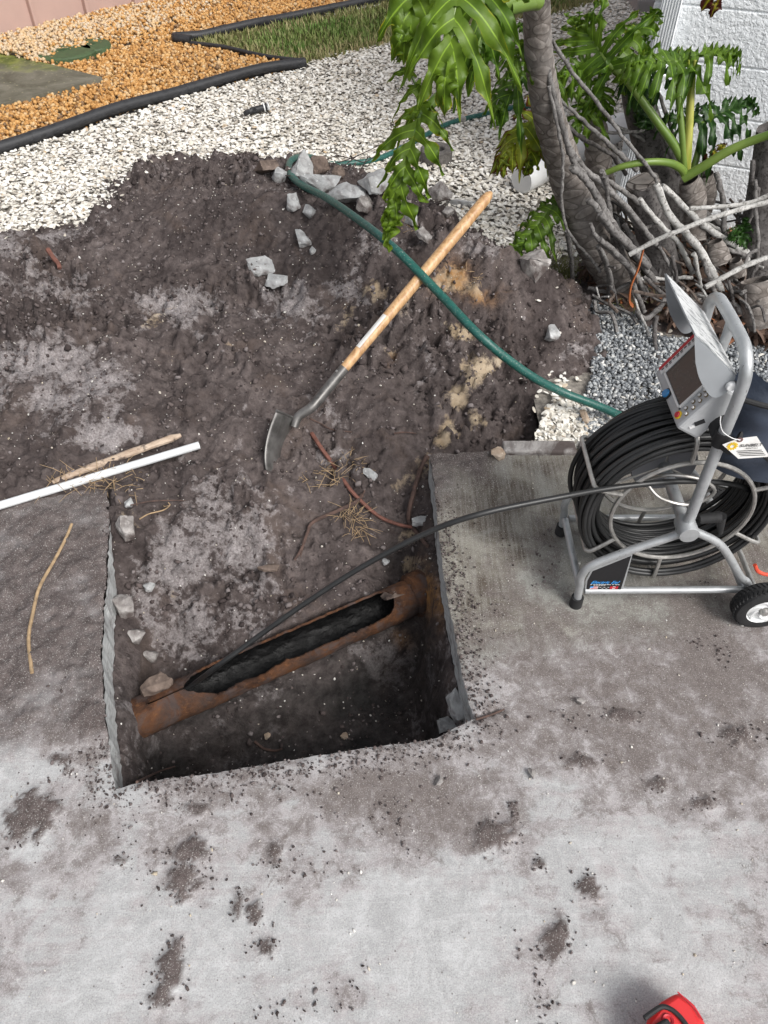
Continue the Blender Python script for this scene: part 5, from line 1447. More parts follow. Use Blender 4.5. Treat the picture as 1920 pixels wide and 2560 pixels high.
def trunk(pts, wpx, nu=56, scar=True, rowh=.042, ncol=3.0, m=None, cap=None, name='trunk', depth=.42, seed=0):
    P = [gy(a, b_, Y) for a, b_, Y in pts]
    Wd = [pxm(p, w) / 2 for p, w in zip(P, wpx)]
    n = 10; Q = spline(P, n); R = [v.x for v in spline([Vector((w, 0, 0)) for w in Wd], n)] if len(P) > 2 else Wd
    # refine
    out = []; rad = []; acc = [0]
    for i in range(len(Q) - 1):
        kk = max(1, int((Q[i + 1] - Q[i]).length / .005))
        for j in range(kk):
            out.append(Q[i] + (Q[i + 1] - Q[i]) * j / kk); rad.append(R[i] + (R[i + 1] - R[i]) * j / kk)
    out.append(Q[-1]); rad.append(R[-1])
    T = [(out[min(i + 1, len(out) - 1)] - out[max(i - 1, 0)]).normalized() for i in range(len(out))]
    N = Vector((0, -1, 0)); N = (N - T[0] * N.dot(T[0])).normalized()
    V = []; S = []; s = 0
    th = np.arange(nu) * 2 * math.pi / nu
    for i in range(len(out)):
        if i: s += (out[i] - out[i - 1]).length
        N = (N - T[i] * N.dot(T[i])).normalized(); B = T[i].cross(N)
        row0 = s / rowh
        spi = row0 + .35 * np.sin(th + .7 * seed)            # rows wander round the trunk
        row = np.floor(spi); fs = spi - row
        fx = (th / (2 * math.pi) * ncol + .5 * (row % 2) + .13 * row) % 1.0
        nz = np.array([mnoise.noise(Vector((math.cos(a) * 2.2, math.sin(a) * 2.2, s * 14 + seed))) for a in th])
        e = np.sqrt(((fx - .5) / .47) ** 2 + ((fs - .5 + .10 * np.cos(2 * math.pi * fx)) / .40) ** 2) + .20 * nz
        dome = np.clip(1 - e, 0, 1)
        hgt = (.055 * np.sqrt(dome) - .05 * sstep(.85, 1.1, e) + .04 * nz) if scar else .10 * nz
        hgt = hgt * depth
        for k in range(nu):
            V.append(out[i] + (N * math.cos(th[k]) + B * math.sin(th[k])) * rad[i] * (1 + hgt[k]))
        S.append(np.clip(e / 1.5, 0, 1) if scar else np.clip(.5 + .5 * nz, 0, 1))
    V = np.array([p[:] for p in V]) - np.array(worg(phil)[:]); nr = len(out)
    I = np.arange(nr * nu).reshape(nr, nu); J = np.roll(I, -1, 1)
    F = np.stack([I[:-1], J[:-1], J[1:], I[1:]], -1).reshape(-1, 4)
    o = link(name, fast_mesh(name, V, F, dict(scar=np.concatenate(S))), m or MAT['trunk'], phil)
    if cap:
        r, c_, tn = rad[-1], out[-1], T[-1]
        b = MB(); a_ = (N - tn * N.dot(tn)).normalized(); b2 = tn.cross(a_); v = [c_ + tn * r * .06]; ff = []
        for q, (fr, hh) in enumerate(((.35, .05), (.7, .06), (.95, .03), (1.03, -.10))):
            for k in range(28):
                an = 2 * math.pi * k / 28; w = 1 + .05 * mnoise.noise(Vector((math.cos(an) * 2, math.sin(an) * 2, seed + 4)))
                v.append(c_ + (a_ * math.cos(an) + b2 * math.sin(an)) * r * fr * w + tn * (r * hh))
        ff = [(0, 1 + k, 1 + (k + 1) % 28) for k in range(28)] + [(1 + q * 28 + k, 1 + (q + 1) * 28 + k, 1 + (q + 1) * 28 + (k + 1) % 28, 1 + q * 28 + (k + 1) % 28) for q in range(3) for k in range(28)]
        b.add(v, ff).build('cut_face', cap, o)
    return o
trunk([(1585, 760, 2.62), (1540, 690, 2.66), (1480, 590, 2.70), (1432, 480, 2.70), (1400, 380, 2.68), (1372, 290, 2.64), (1355, 200, 2.60), (1345, 110, 2.56), (1342, 20, 2.52), (1345, -60, 2.48)], [104, 100, 94, 90, 82, 77, 73, 70, 68, 68], 90, True, .044, 4, seed=1)
trunk([(1540, 640, 2.92), (1512, 520, 2.96), (1500, 430, 2.98), (1490, 340, 3.0), (1488, 262, 3.0)], [64, 62, 62, 58, 44], 44, True, .040, 4, MAT['trunk'], seed=2, depth=1.3)
trunk([(1690, 560, 2.98), (1668, 470, 3.0), (1640, 400, 3.02), (1615, 320, 3.04), (1595, 250, 3.04), (1582, 195, 3.04)], [92, 92, 86, 82, 74, 62], 44, False, m=MAT['root_dark'], seed=3)
trunk([(1655, 712, 2.72), (1645, 640, 2.74), (1628, 560, 2.76), (1612, 490, 2.77), (1607, 452, 2.77)], [104, 90, 84, 84, 80], 48, False, seed=4, cap=MAT['stump'], m=MAT['root_dark'], name='stump')
trunk([(1735, 600, 2.72), (1738, 530, 2.76), (1732, 480, 2.78), (1722, 448, 2.78)], [60, 54, 62, 46], 40, True, .035, 3, seed=5)
trunk([(1765, 530, 2.90), (1765, 480, 2.90), (1762, 435, 2.9)], [30, 52, 40], 36, True, .035, 3, seed=15)
trunk([(1905, 700, 2.70), (1900, 600, 2.78), (1912, 500, 2.80), (1925, 400, 2.82), (1935, 320, 2.82)], [120, 96, 90, 84, 80], 44, False, m=MAT['root_dark'], seed=6)
trunk([(1742, 800, 2.46), (1732, 765, 2.47), (1728, 745, 2.48)], [80, 76, 70], 44, False, cap=MAT['stump'], m=MAT['root_dark'], seed=7, name='stump')
trunk([(1800, 660, 2.60), (1793, 630, 2.62), (1788, 603, 2.63)], [58, 52, 34], 36, True, .03, 3, seed=8)
trunk([(1905, 815, 2.38), (1895, 755, 2.42), (1890, 700, 2.45)], [90, 84, 70], 44, True, .04, 4, seed=9, name='stump')
trunk([(1845, 690, 2.55), (1842, 668, 2.56), (1838, 650, 2.56)], [40, 36, 26], 30, True, .03, 2, seed=10, name='stump')

ROOTS = [ # px polyline, Y start, Y end, width px start/end, material
 ([(1362, 118), (1385, 250), (1410, 340), (1450, 408), (1500, 455), (1560, 510), (1602, 562), (1640, 612)], 2.55, 2.62, 14, 17, 'root_grey'),
 ([(1372, 215), (1392, 310), (1407, 385), (1406, 440), (1403, 500), (1413, 560), (1440, 606), (1480, 650), (1500, 680)], 2.54, 2.55, 9, 9, 'root_grey'),
 ([(1380, 220), (1402, 300), (1422, 370), (1440, 410), (1470, 455), (1498, 498), (1520, 540), (1552, 590), (1600, 640)], 2.56, 2.60, 15, 22, 'root_grey'),
 ([(1427, 418), (1455, 440), (1480, 470), (1505, 520), (1530, 570)], 2.55, 2.58, 19, 20, 'root_grey'),
 ([(1470, 499), (1492, 520), (1516, 562), (1554, 600), (1585, 625), (1622, 668)], 2.52, 2.54, 16, 18, 'root_grey'),
 ([(1475, 557), (1493, 595), (1523, 625), (1566, 663), (1592, 692), (1620, 740)], 2.49, 2.52, 10, 15, 'root_grey'),
 ([(1493, 615), (1506, 640), (1520, 680), (1523, 710), (1521, 742)], 2.50, 2.58, 11, 13, 'root_grey'),
 ([(1416, 575), (1424, 620), (1430, 665), (1431, 716)], 2.58, 2.72, 11, 12, 'root_grey'),
 ([(1392, 240), (1457, 301), (1503, 342), (1541, 377), (1592, 425)], 2.75, 2.86, 9, 15, 'root_grey'),
 ([(1372, 90), (1410, 150), (1447, 200), (1503, 268), (1554, 337), (1604, 397), (1637, 443), (1646, 475)], 2.60, 2.72, 10, 11, 'root_grey'),
 ([(1407, 306), (1452, 342), (1485, 362), (1528, 387), (1566, 435)], 2.80, 2.90, 11, 11, 'root_dark'),
 ([(1500, 333), (1554, 332), (1600, 327), (1630, 317)], 2.92, 2.98, 8, 9, 'root_grey'),
 ([(1518, 300), (1555, 322), (1600, 345), (1650, 372)], 2.94, 3.0, 8, 8, 'root_grey'),
 ([(1514, 440), (1519, 490), (1524, 530), (1533, 590), (1541, 643), (1544, 712)], 2.58, 2.66, 14, 15, 'root_grey'),
 ([(1503, 428), (1520, 452), (1566, 483), (1602, 512)], 2.66, 2.72, 13, 13, 'root_grey'),
 ([(1500, 445), (1550, 501), (1583, 552), (1606, 572), (1637, 557), (1652, 530)], 2.60, 2.66, 12, 9, 'root_grey'),
 ([(1500, 532), (1538, 582), (1573, 615), (1588, 638), (1612, 670), (1645, 715)], 2.50, 2.58, 17, 17, 'root_grey'),
 ([(1500, 600), (1538, 630), (1576, 676), (1590, 720)], 2.46, 2.56, 14, 14, 'root_grey'),
 ([(1599, 496), (1642, 552), (1687, 597), (1715, 645), (1732, 682)], 2.62, 2.66, 12, 15, 'root_pale'),
 ([(1640, 462), (1677, 542), (1718, 585), (1753, 630), (1781, 683), (1804, 735)], 2.68, 2.54, 18, 21, 'root_pale'),
 ([(1655, 464), (1702, 509), (1743, 549), (1783, 580), (1816, 602), (1870, 632)], 2.72, 2.68, 14, 19, 'root_pale'),
 ([(1692, 489), (1733, 514), (1771, 539), (1806, 564)], 2.80, 2.82, 14, 14, 'root_grey'),
 ([(1790, 430), (1799, 463), (1809, 506), (1809, 552), (1811, 622)], 2.78, 2.72, 13, 15, 'root_grey'),
 ([(1586, 701), (1627, 696), (1680, 696), (1730, 693)], 2.56, 2.60, 9, 10, 'root_pale'),
 ([(1470, 718), (1500, 728), (1530, 730), (1576, 706)], 2.60, 2.56, 10, 9, 'root_grey'),
 ([(1649, 618), (1672, 663), (1697, 706)], 2.56, 2.60, 9, 10, 'root_grey'),
 ([(1591, 778), (1614, 796), (1647, 772), (1665, 745)], 2.42, 2.46, 13, 14, 'root_grey'),
 ([(1640, 790), (1637, 830), (1640, 870), (1648, 900)], 2.36, 2.30, 14, 8, 'root_dark'),
 ([(1583, 709), (1601, 754), (1611, 780)], 2.46, 2.46, 13, 13, 'root_grey'),
 ([(1735, 635), (1743, 673), (1753, 716)], 2.54, 2.56, 12, 10, 'root_pale'),
 ([(1888, 450), (1890, 527), (1895, 602), (1892, 650)], 2.70, 2.66, 10, 12, 'root_grey'),
 ([(1816, 623), (1854, 635), (1900, 645)], 2.66, 2.68, 12, 11, 'root_grey'),
 ([(1829, 754), (1867, 795), (1925, 838)], 2.44, 2.34, 12, 18, 'root_grey'),
 ([(1500, 620), (1515, 653), (1528, 699), (1524, 738)], 2.46, 2.56, 10, 12, 'root_grey'),
 ([(1530, 560), (1560, 640), (1590, 700), (1612, 745)], 2.56, 2.54, 14, 15, 'root_dark'),
 ([(1560, 560), (1600, 630), (1640, 690), (1660, 735)], 2.66, 2.60, 14, 15, 'root_dark'),
 ([(1610, 690), (1640, 720), (1700, 770), (1760, 800)], 2.52, 2.42, 10, 10, 'root_dark'),
 ([(1760, 650), (1775, 700), (1800, 760), (1815, 820)], 2.50, 2.40, 11, 12, 'root_grey'),
 ([(1680, 640), (1690, 690), (1702, 740)], 2.58, 2.54, 10, 9, 'root_dark'),
 ([(1610, 245), (1640, 290), (1660, 340), (1690, 415), (1700, 440)], 2.98, 2.9, 15, 12, 'root_grey'),
 ([(1618, 250), (1625, 215), (1650, 245), (1680, 330), (1700, 380)], 3.0, 2.95, 10, 10, 'root_grey'),
 ([(1725, 480), (1740, 520), (1755, 555), (1770, 580)], 2.76, 2.74, 9, 10, 'root_grey'),
 ([(1745, 590), (1760, 575), (1800, 590), (1850, 640)], 2.72, 2.70, 9, 12, 'root_grey'),
 ([(1730, 545), (1770, 560), (1810, 580)], 2.78, 2.8, 8, 10, 'root_pale'),
 ([(1850, 690), (1870, 640), (1890, 625)], 2.56, 2.6, 8, 9, 'root_grey'),
 ([(1820, 700), (1835, 760), (1850, 820)], 2.46, 2.40, 9, 10, 'root_dark'),
 ([(1884, 400), (1880, 450), (1895, 480), (1885, 520), (1868, 560)], 2.72, 2.74, 12, 14, 'root_dark'),
 ([(1905, 640), (1880, 690), (1870, 740)], 2.56, 2.5, 9, 10, 'root_dark'),
]
rr = random.Random(31)
for pl, y0, y1, w0, w1, m_ in ROOTS:
    n = len(pl)
    P = []
    for i, (a, c_) in enumerate(pl):
        p = gy(a, c_, y0 + (y1 - y0) * i / (n - 1))
        if p.z < .0: p = gz(a, c_, .0)
        P.append(p)
    Q = spline(P, 5)
    dep = proj(P[0].x, P[0].y, P[0].z)[2]
    R = [(w0 + (w1 - w0) * i / (len(Q) - 1)) * dep / FPX / 2 * (1 + .10 * math.sin(i * 1.7 + n) + rr.uniform(-.05, .05)) for i in range(len(Q))]
    Q = [q + Vector((rr.uniform(-1, 1), rr.uniform(-1, 1), rr.uniform(-1, 1))) * .0022 for q in Q]
    MB().tube(Q, R, 9).build('aerial_root', MAT[m_], phil, sharp=60)
# thin tangle between the thick ones
for i in range(150):
    a0, b0 = rr.uniform(1470, 1890), rr.uniform(500, 750)
    Y0 = min(2.95, gz(a0, b0, rr.uniform(.02, .16)).y)
    an = rr.gauss(.95, .5); ln = rr.uniform(40, 130)
    P = [gy(a0 + ln * t_ * math.cos(an) + rr.gauss(0, 7), b0 + ln * t_ * math.sin(an) + rr.gauss(0, 7), Y0 - .12 * t_) for t_ in (0, .35, .7, 1)]
    P = [p if p.z > 0 else Vector((p.x, p.y, .0)) for p in P]
    MB().tube(spline(P, 4), rr.uniform(.0025, .007), 6).build('aerial_root', MAT[rr.choice(['root_grey', 'root_dark', 'root_dark', 'root_brown', 'root_brown', 'root_pale'])], phil, sharp=60)

def leaf(base, tip, width, nl, m_, nrm, droop=.12, ldroop=.5, seed=0, pet=None, pr=(.010, .007), basal=1.0, wav=.012, slim=1.0, pm='petiole', ang=(118, 24), name='leaf', lobw=1.0):
    rl = random.Random(seed)
    P0, P1 = gy(*base), gy(*tip)
    ax = P1 - P0; Ln = ax.length; T = ax.normalized()
    N = Vector(nrm); N = (N - T * N.dot(T)).normalized(); B = T.cross(N)
    G = Vector((0, 0, -1))
    def mid(t_): return P0 + T * (Ln * t_) + N * (droop * Ln * 4 * t_ * (1 - t_) * .5)
    v, f, uv = [], [], []
    nu_, nc = 13, 6
    lob = []
    for i in range(nl):
        t_ = .02 + .90 * (i / (nl - 1)) ** 1.05
        for s in (-1, 1):
            A = math.radians(ang[0] + (ang[1] - ang[0]) * (i / (nl - 1)) ** .75 + rl.uniform(-7, 7))
            shape = (.80 * basal if i == 0 else (.95 * basal if i == 1 else 1.0)) * (1 - .62 * (i / (nl - 1)) ** 1.6)
            lob.append((t_, s, A, width * shape * rl.uniform(.82, 1.12), Ln / nl * (1.05 if i > 0 else 1.2) * lobw))
    lob.append((.88, 0, 0, Ln * .26, Ln / nl * 1.0))
    for t_, s, A, ll, wb in lob:
        D = (T * math.cos(A) + B * (s * math.sin(A))).normalized(); Sd = N.cross(D).normalized()
        ph, fr, cu = rl.uniform(0, 6.28), rl.uniform(2.2, 3.6), rl.uniform(-.5, .5)
        b0 = len(v); ld = ldroop * rl.uniform(.6, 1.4)
        o0 = mid(t_) - D * (wb * .25)
        for k in range(nu_ + 1):
            u_ = k / nu_
            c_ = o0 + D * (ll * u_) + Sd * (cu * ll * u_ * u_ * .6) + G * (ld * ll * u_ * u_) + N * (.02 * math.sin(3.1 * u_) + .5 * wav * math.sin(fr * 3 * u_ + ph) * u_)
            base_w = wb * .66 * (1 - sstep(.0, .36, np.float64(u_))) + .0
            tipw = wb * .60 * slim * (math.sin(math.pi * min(1, (u_ * .86 + .14))) ** .7 if u_ < .999 else 0.0)
            tipw *= 1 + .46 * math.sin(fr * 5.2 * u_ + ph) * sstep(.3, .55, np.float64(u_))
            hw_ = max(base_w, tipw) if u_ < .999 else wb * .02
            for q in range(nc + 1):
                w = -1 + 2 * q / nc
                ed = 1.7 * wav * math.sin(fr * 6.5 * u_ + ph + (1.6 if w > 0 else 0)) * abs(w) ** 2 * sstep(.15, .5, np.float64(u_))
                v.append(c_ + Sd * (hw_ * w) + N * (ed + .16 * hw_ * abs(w)))
                uv.append((.5 + .5 * w, u_))
        f += [(b0 + k * (nc + 1) + q, b0 + k * (nc + 1) + q + 1, b0 + (k + 1) * (nc + 1) + q + 1, b0 + (k + 1) * (nc + 1) + q) for k in range(nu_) for q in range(nc)]
    o0 = worg(phil)
    me = bpy.data.meshes.new(name); me.from_pydata([tuple(p - o0) for p in v], [], f)
    ul = me.uv_layers.new(name='UVMap'); li = np.zeros(len(me.loops), np.int32); me.loops.foreach_get('vertex_index', li)
    ul.data.foreach_set('uv', np.array(uv, np.float32)[li].ravel())
    o = link(name, me, MAT[m_], phil)
    MB().tube([mid(i / 12) - N * .001 for i in range(13)], [pr[1] * (.75 - .62 * i / 12) for i in range(13)], 7).build('midrib', MAT[pm], o)
    if pet:
        Q = spline([gy(*q) for q in pet] + [P0 + T * .01], 8)
        MB().tube(Q, [pr[0] + (pr[1] - pr[0]) * i / (len(Q) - 1) for i in range(len(Q))], 12).build('petiole', MAT[pm], o, sharp=80)
    return o
CAMN = (0, -.75, .65)
# front left drooping leaf with its thick curved petiole
leaf((1055, 275, 2.24), (978, 570, 2.16), .120, 7, 'leaf_front', (-.25, -.8, .35), .10, .75, 3, [(1345, 5, 2.46), (1285, 0, 2.40), (1215, 45, 2.34), (1160, 140, 2.30), (1110, 225, 2.27), (1080, 258, 2.25)], (.021, .013), 1.2, .018, .66, ang=(108, 20))
leaf((1060, 262, 2.25), (1000, 120, 2.30), .13, 4, 'leaf_front', (-.2, -.8, .4), .0, 1.1, 13, None, (.01, .008), .8, .014, .42, ang=(85, 30))
# large leaf entering at the top
leaf((1150, -70, 2.18), (1118, 190, 2.06), .19, 5, 'leaf_front', (-.15, -.9, .25), .05, .8, 5, None, (.012, .010), 1.0, .014, .85, ang=(95, 18), lobw=.9)
leaf((1050, -60, 2.25), (1010, 90, 2.2), .12, 4, 'leaf_front', (-.1, -.9, .3), .05, .8, 25, None, (.010, .008), 1.0, .010, 1.1, ang=(80, 20))
leaf((1215, -60, 2.30), (1205, 130, 2.25), .15, 5, 'leaf', (.05, -.9, .3), .05, .8, 6, [(1345, -30, 2.46), (1290, -50, 2.4)], (.012, .009), 1.0, .012, .9, ang=(90, 20))
0 and leaf((1100, 60, 2.42), (1075, 260, 2.36), .13, 6, 'leaf_front', (-.1, -.85, .3), .05, .8, 7, None, (.008, .007), 1.0, .014, .7, ang=(90, 24))
# behind the leaning trunk
leaf((1345, 150, 2.72), (1252, 270, 2.66), .15, 6, 'leaf', (-.2, -.7, .6), .1, .7, 8, [(1350, 40, 2.6), (1352, 110, 2.7)], (.008, .007), 1.0, .012, .8)
leaf((1350, 275, 2.78), (1258, 405, 2.70), .14, 6, 'leaf_yellow', (-.2, -.75, .5), .1, .6, 9, [(1360, 200, 2.8)], (.008, .006), 1.0, .012, .9)
leaf((1345, 300, 2.80), (1318, 415, 2.74), .11, 5, 'leaf_yellow', (0, -.8, .5), .1, .5, 10, None, (.008, .006), 1.0, .010, .9)
# low leaf at the trunk foot
leaf((1397, 506, 2.72), (1268, 672, 2.58), .125, 8, 'leaf', (-.45, -.5, .7), .12, .7, 11, [(1440, 500, 2.74), (1420, 503, 2.74)], (.007, .006), .9, .014, .8)
# leaves over the house side
leaf((1528, 168, 2.92), (1455, 60, 3.02), .22, 7, 'leaf', (.1, -.85, -.35), .02, .15, 12, [(1722, 436, 2.80), (1690, 370, 2.80), (1640, 300, 2.82), (1570, 205, 2.88)], (.017, .011), 1.15, .014, .9)
leaf((1530, 160, 2.94), (1640, 25, 3.02), .12, 5, 'leaf', (.2, -.85, .1), .02, .3, 22, None, (.008, .006), 1.0, .012, .8)
leaf((1708, 160, 2.86), (1572, 175, 2.80), .17, 7, 'leaf', (0, -.35, .93), .16, .75, 14, [(1712, 438, 2.78), (1706, 340, 2.80), (1697, 240, 2.84), (1700, 185, 2.86)], (.013, .010), 1.1, .014, .9)
leaf((1712, 150, 2.88), (1840, 145, 2.86), .13, 6, 'leaf', (0, -.3, .95), .18, .9, 15, None, (.009, .006), .9, .014, .8)
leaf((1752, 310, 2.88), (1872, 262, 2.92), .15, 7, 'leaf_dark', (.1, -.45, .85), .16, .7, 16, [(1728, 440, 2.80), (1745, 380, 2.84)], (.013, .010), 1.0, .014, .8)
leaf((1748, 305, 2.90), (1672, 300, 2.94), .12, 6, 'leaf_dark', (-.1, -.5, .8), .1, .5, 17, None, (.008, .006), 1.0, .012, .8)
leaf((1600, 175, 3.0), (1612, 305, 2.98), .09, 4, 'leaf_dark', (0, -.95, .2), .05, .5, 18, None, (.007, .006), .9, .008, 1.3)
leaf((1482, 262, 2.96), (1430, 330, 2.92), .12, 5, 'leaf', (0, -.8, .5), .1, .5, 19, [(1490, 265, 2.98), (1486, 240, 2.98), (1462, 228, 2.96), (1440, 240, 2.94)], (.012, .008), 1.0, .012, .9)
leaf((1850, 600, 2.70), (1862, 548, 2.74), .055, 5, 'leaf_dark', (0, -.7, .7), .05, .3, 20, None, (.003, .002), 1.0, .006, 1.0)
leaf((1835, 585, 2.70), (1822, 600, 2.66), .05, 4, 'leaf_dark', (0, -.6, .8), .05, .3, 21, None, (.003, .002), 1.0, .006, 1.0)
leaf((1775, -70, 2.55), (1785, 20, 2.50), .06, 4, 'leaf_brown', (0, -.95, .2), .02, .6, 23, None, (.006, .005), .9, .006, 1.2)
leaf((1800, 370, 2.82), (1760, 400, 2.80), .03, 3, 'leaf_brown', (0, -.8, .6), .02, .3, 24, None, (.003, .002), 1.0, .004, 1.0)
leaf((1470, 150, 3.0), (1400, 195, 2.96), .12, 6, 'leaf', (-.2, -.8, .5), .1, .6, 41, None, (.008, .006), 1.0, .014, .8)
leaf((1545, 120, 3.0), (1600, 75, 3.05), .13, 6, 'leaf', (.1, -.8, .5), .1, .5, 42, None, (.008, .006), 1.0, .014, .8)
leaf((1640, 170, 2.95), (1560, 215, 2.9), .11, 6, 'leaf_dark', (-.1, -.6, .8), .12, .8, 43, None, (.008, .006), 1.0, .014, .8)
leaf((1500, 205, 2.97), (1510, 275, 2.95), .09, 5, 'leaf', (0, -.9, .4), .1, .6, 44, None, (.008, .006), 1.0, .012, .8)
leaf((1320, 90, 2.62), (1278, 175, 2.58), .10, 5, 'leaf', (-.1, -.85, .4), .1, .6, 45, None, (.008, .006), 1.0, .012, .8)
def stem(pts, r, m_, name='petiole'):
    Q = spline([gy(*p) for p in pts], 8)
    return MB().tube(Q, [r[0] + (r[1] - r[0]) * i / (len(Q) - 1) for i in range(len(Q))], 12).build(name, MAT[m_], phil, sharp=80)
stem([(1708, 446, 2.76), (1760, 415, 2.74), (1820, 378, 2.72), (1880, 352, 2.70), (1960, 325, 2.66)], (.017, .014), 'petiole')
stem([(1715, 440, 2.77), (1700, 420, 2.75), (1670, 407, 2.72), (1620, 405, 2.70), (1560, 415, 2.70), (1515, 432, 2.72)], (.015, .010), 'petiole')
stem([(1713, 436, 2.79), (1722, 330, 2.80), (1730, 230, 2.82), (1738, 150, 2.84)], (.019, .005), 'petiole_y', 'leaf_spear')
stem([(1719, 300, 2.82), (1722, 220, 2.83), (1722, 150, 2.84)], (.008, .003), 'petiole_y', 'leaf_spear')
stem([(1345, 2, 2.47), (1310, 8, 2.42), (1270, 20, 2.38)], (.022, .02), 'petiole')
# rust-coloured dead sheath hanging between roots
b = MB(); Q = spline([gy(1608, 625, 2.50), gy(1596, 670, 2.46), gy(1578, 715, 2.43), gy(1574, 752, 2.42), gy(1582, 765, 2.42)], 6)
b.tube(Q, .011, 8, ell=.35).build('dead_sheath', plain('rust_dead_sheath', (.30, .085, .022), .6, 0, .3, 30), phil)
# two pale dead stems lying across the tangle
for pts, r, lab in (([(1573, 637, 2.46), (1642, 600, 2.46), (1702, 575, 2.46), (1753, 554, 2.47), (1804, 537, 2.48), (1870, 518, 2.5), (1960, 495, 2.52)], .0085, 'long straight pale dead stem slanting across the grey roots'),
                    ([(1725, 521, 2.62), (1768, 519, 2.62), (1829, 514, 2.62), (1880, 505, 2.62), (1945, 478, 2.62)], .0075, 'shorter pale dead stem forking above the long slanting stem'),
                    ([(1763, 718, 2.40), (1816, 689, 2.42), (1867, 663, 2.44), (1950, 632, 2.46)], .009, 'pale dead stem low on the right above the leaf litter')):
    P = [gy(*q) for q in pts]; root = empty('dead_stem', tuple(P[0])); Q = spline(P, 5)
    MB().tube(Q, [r * (1 + .12 * math.sin(i * 1.9)) for i in range(len(Q))], 9).build('stem', MAT['root_pale'], root, sharp=60)
    tag(root, lab, 'dead stem', 'dead stems lying on the roots')

# ------------------------------------------------------------------ litter and loose bits
rs = np.random.RandomState(17)
MAT['litter'] = mat_chips('dead_leaf_litter', [(0., (.05, .032, .026)), (.5, (.12, .078, .060)), (.85, (.19, .125, .092)), (1., (.30, .10, .035))], .85, (.06, .045, .04))
MAT['grey_gravel'] = mat_chips('grey_gravel_chips', [(0., (.07, .075, .085)), (.5, (.22, .235, .25)), (.8, (.40, .415, .42)), (1., (.62, .61, .58))], .8, (.10, .09, .085))
MAT['crumb'] = mat_chips('soil_crumb', [(0., (.040, .031, .030)), (.6, (.105, .084, .08)), (1., (.21, .185, .182))], .95, (.06, .045, .043))
MAT['fleck'] = mat_chips('shell_fleck', [(0., (.42, .36, .27)), (.5, (.60, .57, .52)), (1., (.76, .75, .72))], .8, (.4, .35, .3))
def pts_px(n, poly, z=0.):
    PW_ = W2(poly, z); xs = [p[0] for p in PW_]; ys = [p[1] for p in PW_]
    x, y = rs.uniform(min(xs), max(xs), n), rs.uniform(min(ys), max(ys), n); k = in_poly(x, y, PW_)
    return x[k], y[k]
# dark litter bed under the plant
lit = W2([(1400, 700), (1470, 640), (1560, 600), (1700, 570), (2100, 560), (2200, 900), (1920, 900), (1700, 830), (1600, 800), (1480, 750)])
X, Y, F = grid(.5, 2.3, 1.85, 3.3, .016); x, y = X.ravel(), Y.ravel()
d, _, _ = seg_near(x, y, lit); sd = np.where(in_poly(x, y, lit), d, -d) + .06 * fbm(x, y, 6, 4, 2)
z = np.where(sd > -.05, -.03 + .03 * sstep(-.02, .06, sd) + .018 * fbm(x, y, 14, 4, 3), -.06) + .03 * sstep(.1, .4, sd)
F = F[sd[F].min(1) > -.045]
tag(link('litter_ground', fast_mesh('litter_ground', np.stack([x, y, z], -1), F, dict(dry=0 * x + .12, sand=0 * x, wet=0 * x, rust=0 * x)), MAT['soil']), kind='structure')
n = 1900; T_STRIP = np.array([[-1, -.22, .05], [-.4, -.3, .18], [.4, -.26, .16], [1, -.05, 0], [1, .06, 0], [.4, .28, .22], [-.4, .3, .26], [-1, .2, .08]]); F_STRIP = np.array([[0, 1, 6, 7], [1, 2, 5, 6], [2, 3, 4, 5]])
x, y = pts_px(n * 2, [(1440, 690), (1560, 610), (2050, 570), (2100, 900), (1760, 850), (1620, 800), (1490, 745)])
o = scatter('leaf_litter', np.stack([x, y, .004 + rs.uniform(0, .04, len(x))], -1), rs.uniform(.015, .05, len(x)), T_STRIP, F_STRIP, rs, MAT['litter'], .5, 1.0, False, .15); tag(o, 'dry brown leaf litter and bark strips under the philodendron', 'leaf litter')
x, y = pts_px(19000, [(1462, 752), (1520, 745), (1600, 790), (1660, 840), (1960, 870), (2060, 1110), (1500, 1118), (1440, 1040), (1482, 930), (1478, 850)])
o = scatter('grey_gravel', np.stack([x, y, -.018 + rs.uniform(0, .02, len(x))], -1), rs.uniform(.004, .010, len(x)), T_ICO, F_ICO, rs, MAT['grey_gravel'], .6, .6, False, .2, rs.beta(1.6, 1.4, len(x))); tag(o, 'fine grey and white gravel between the roots and the camera reel', 'gravel')
x, y = pts_px(2600, [(1370, 1010), (1440, 990), (1530, 1040), (1560, 1125), (1400, 1128), (1290, 1130), (1340, 1095)])
z = np.maximum(np.array(soil_h(x, y)), -.02)
o = scatter('shell_spill', np.stack([x, y, z + .006 + rs.uniform(0, .012, len(x))], -1), rs.uniform(.005, .013, len(x)), T_CHIP, F_CHIP, rs, MAT['shell'], .5, .6, False, .2); tag(o, 'white shell chips spilled along the rear patio edge by the reel', 'shells')
# border strip behind the patio
b0, b1, b2 = gz(1258, 1120, .01), gz(1440, 1120, .01), gz(1700, 1108, .01)
for i, (p, q, lab) in enumerate(((b0, b1, 'low concrete kerb strip behind the patio left of the reel'), (b1 + Vector((.012, 0, 0)), b2, 'low concrete kerb strip behind the patio hidden partly by the reel'))):
    root = empty('kerb_strip', tuple(p)); MB().prism([p + Vector((0, -.022, -.06)), q + Vector((0, -.022, -.06)), q + Vector((0, .03, -.06)), p + Vector((0, .03, -.06))], (0, 0, .066)).build('kerb_body', MAT['rubble_dirty'], root, False, .006)
    tag(root, lab, 'kerb', 'kerb strips behind the patio')
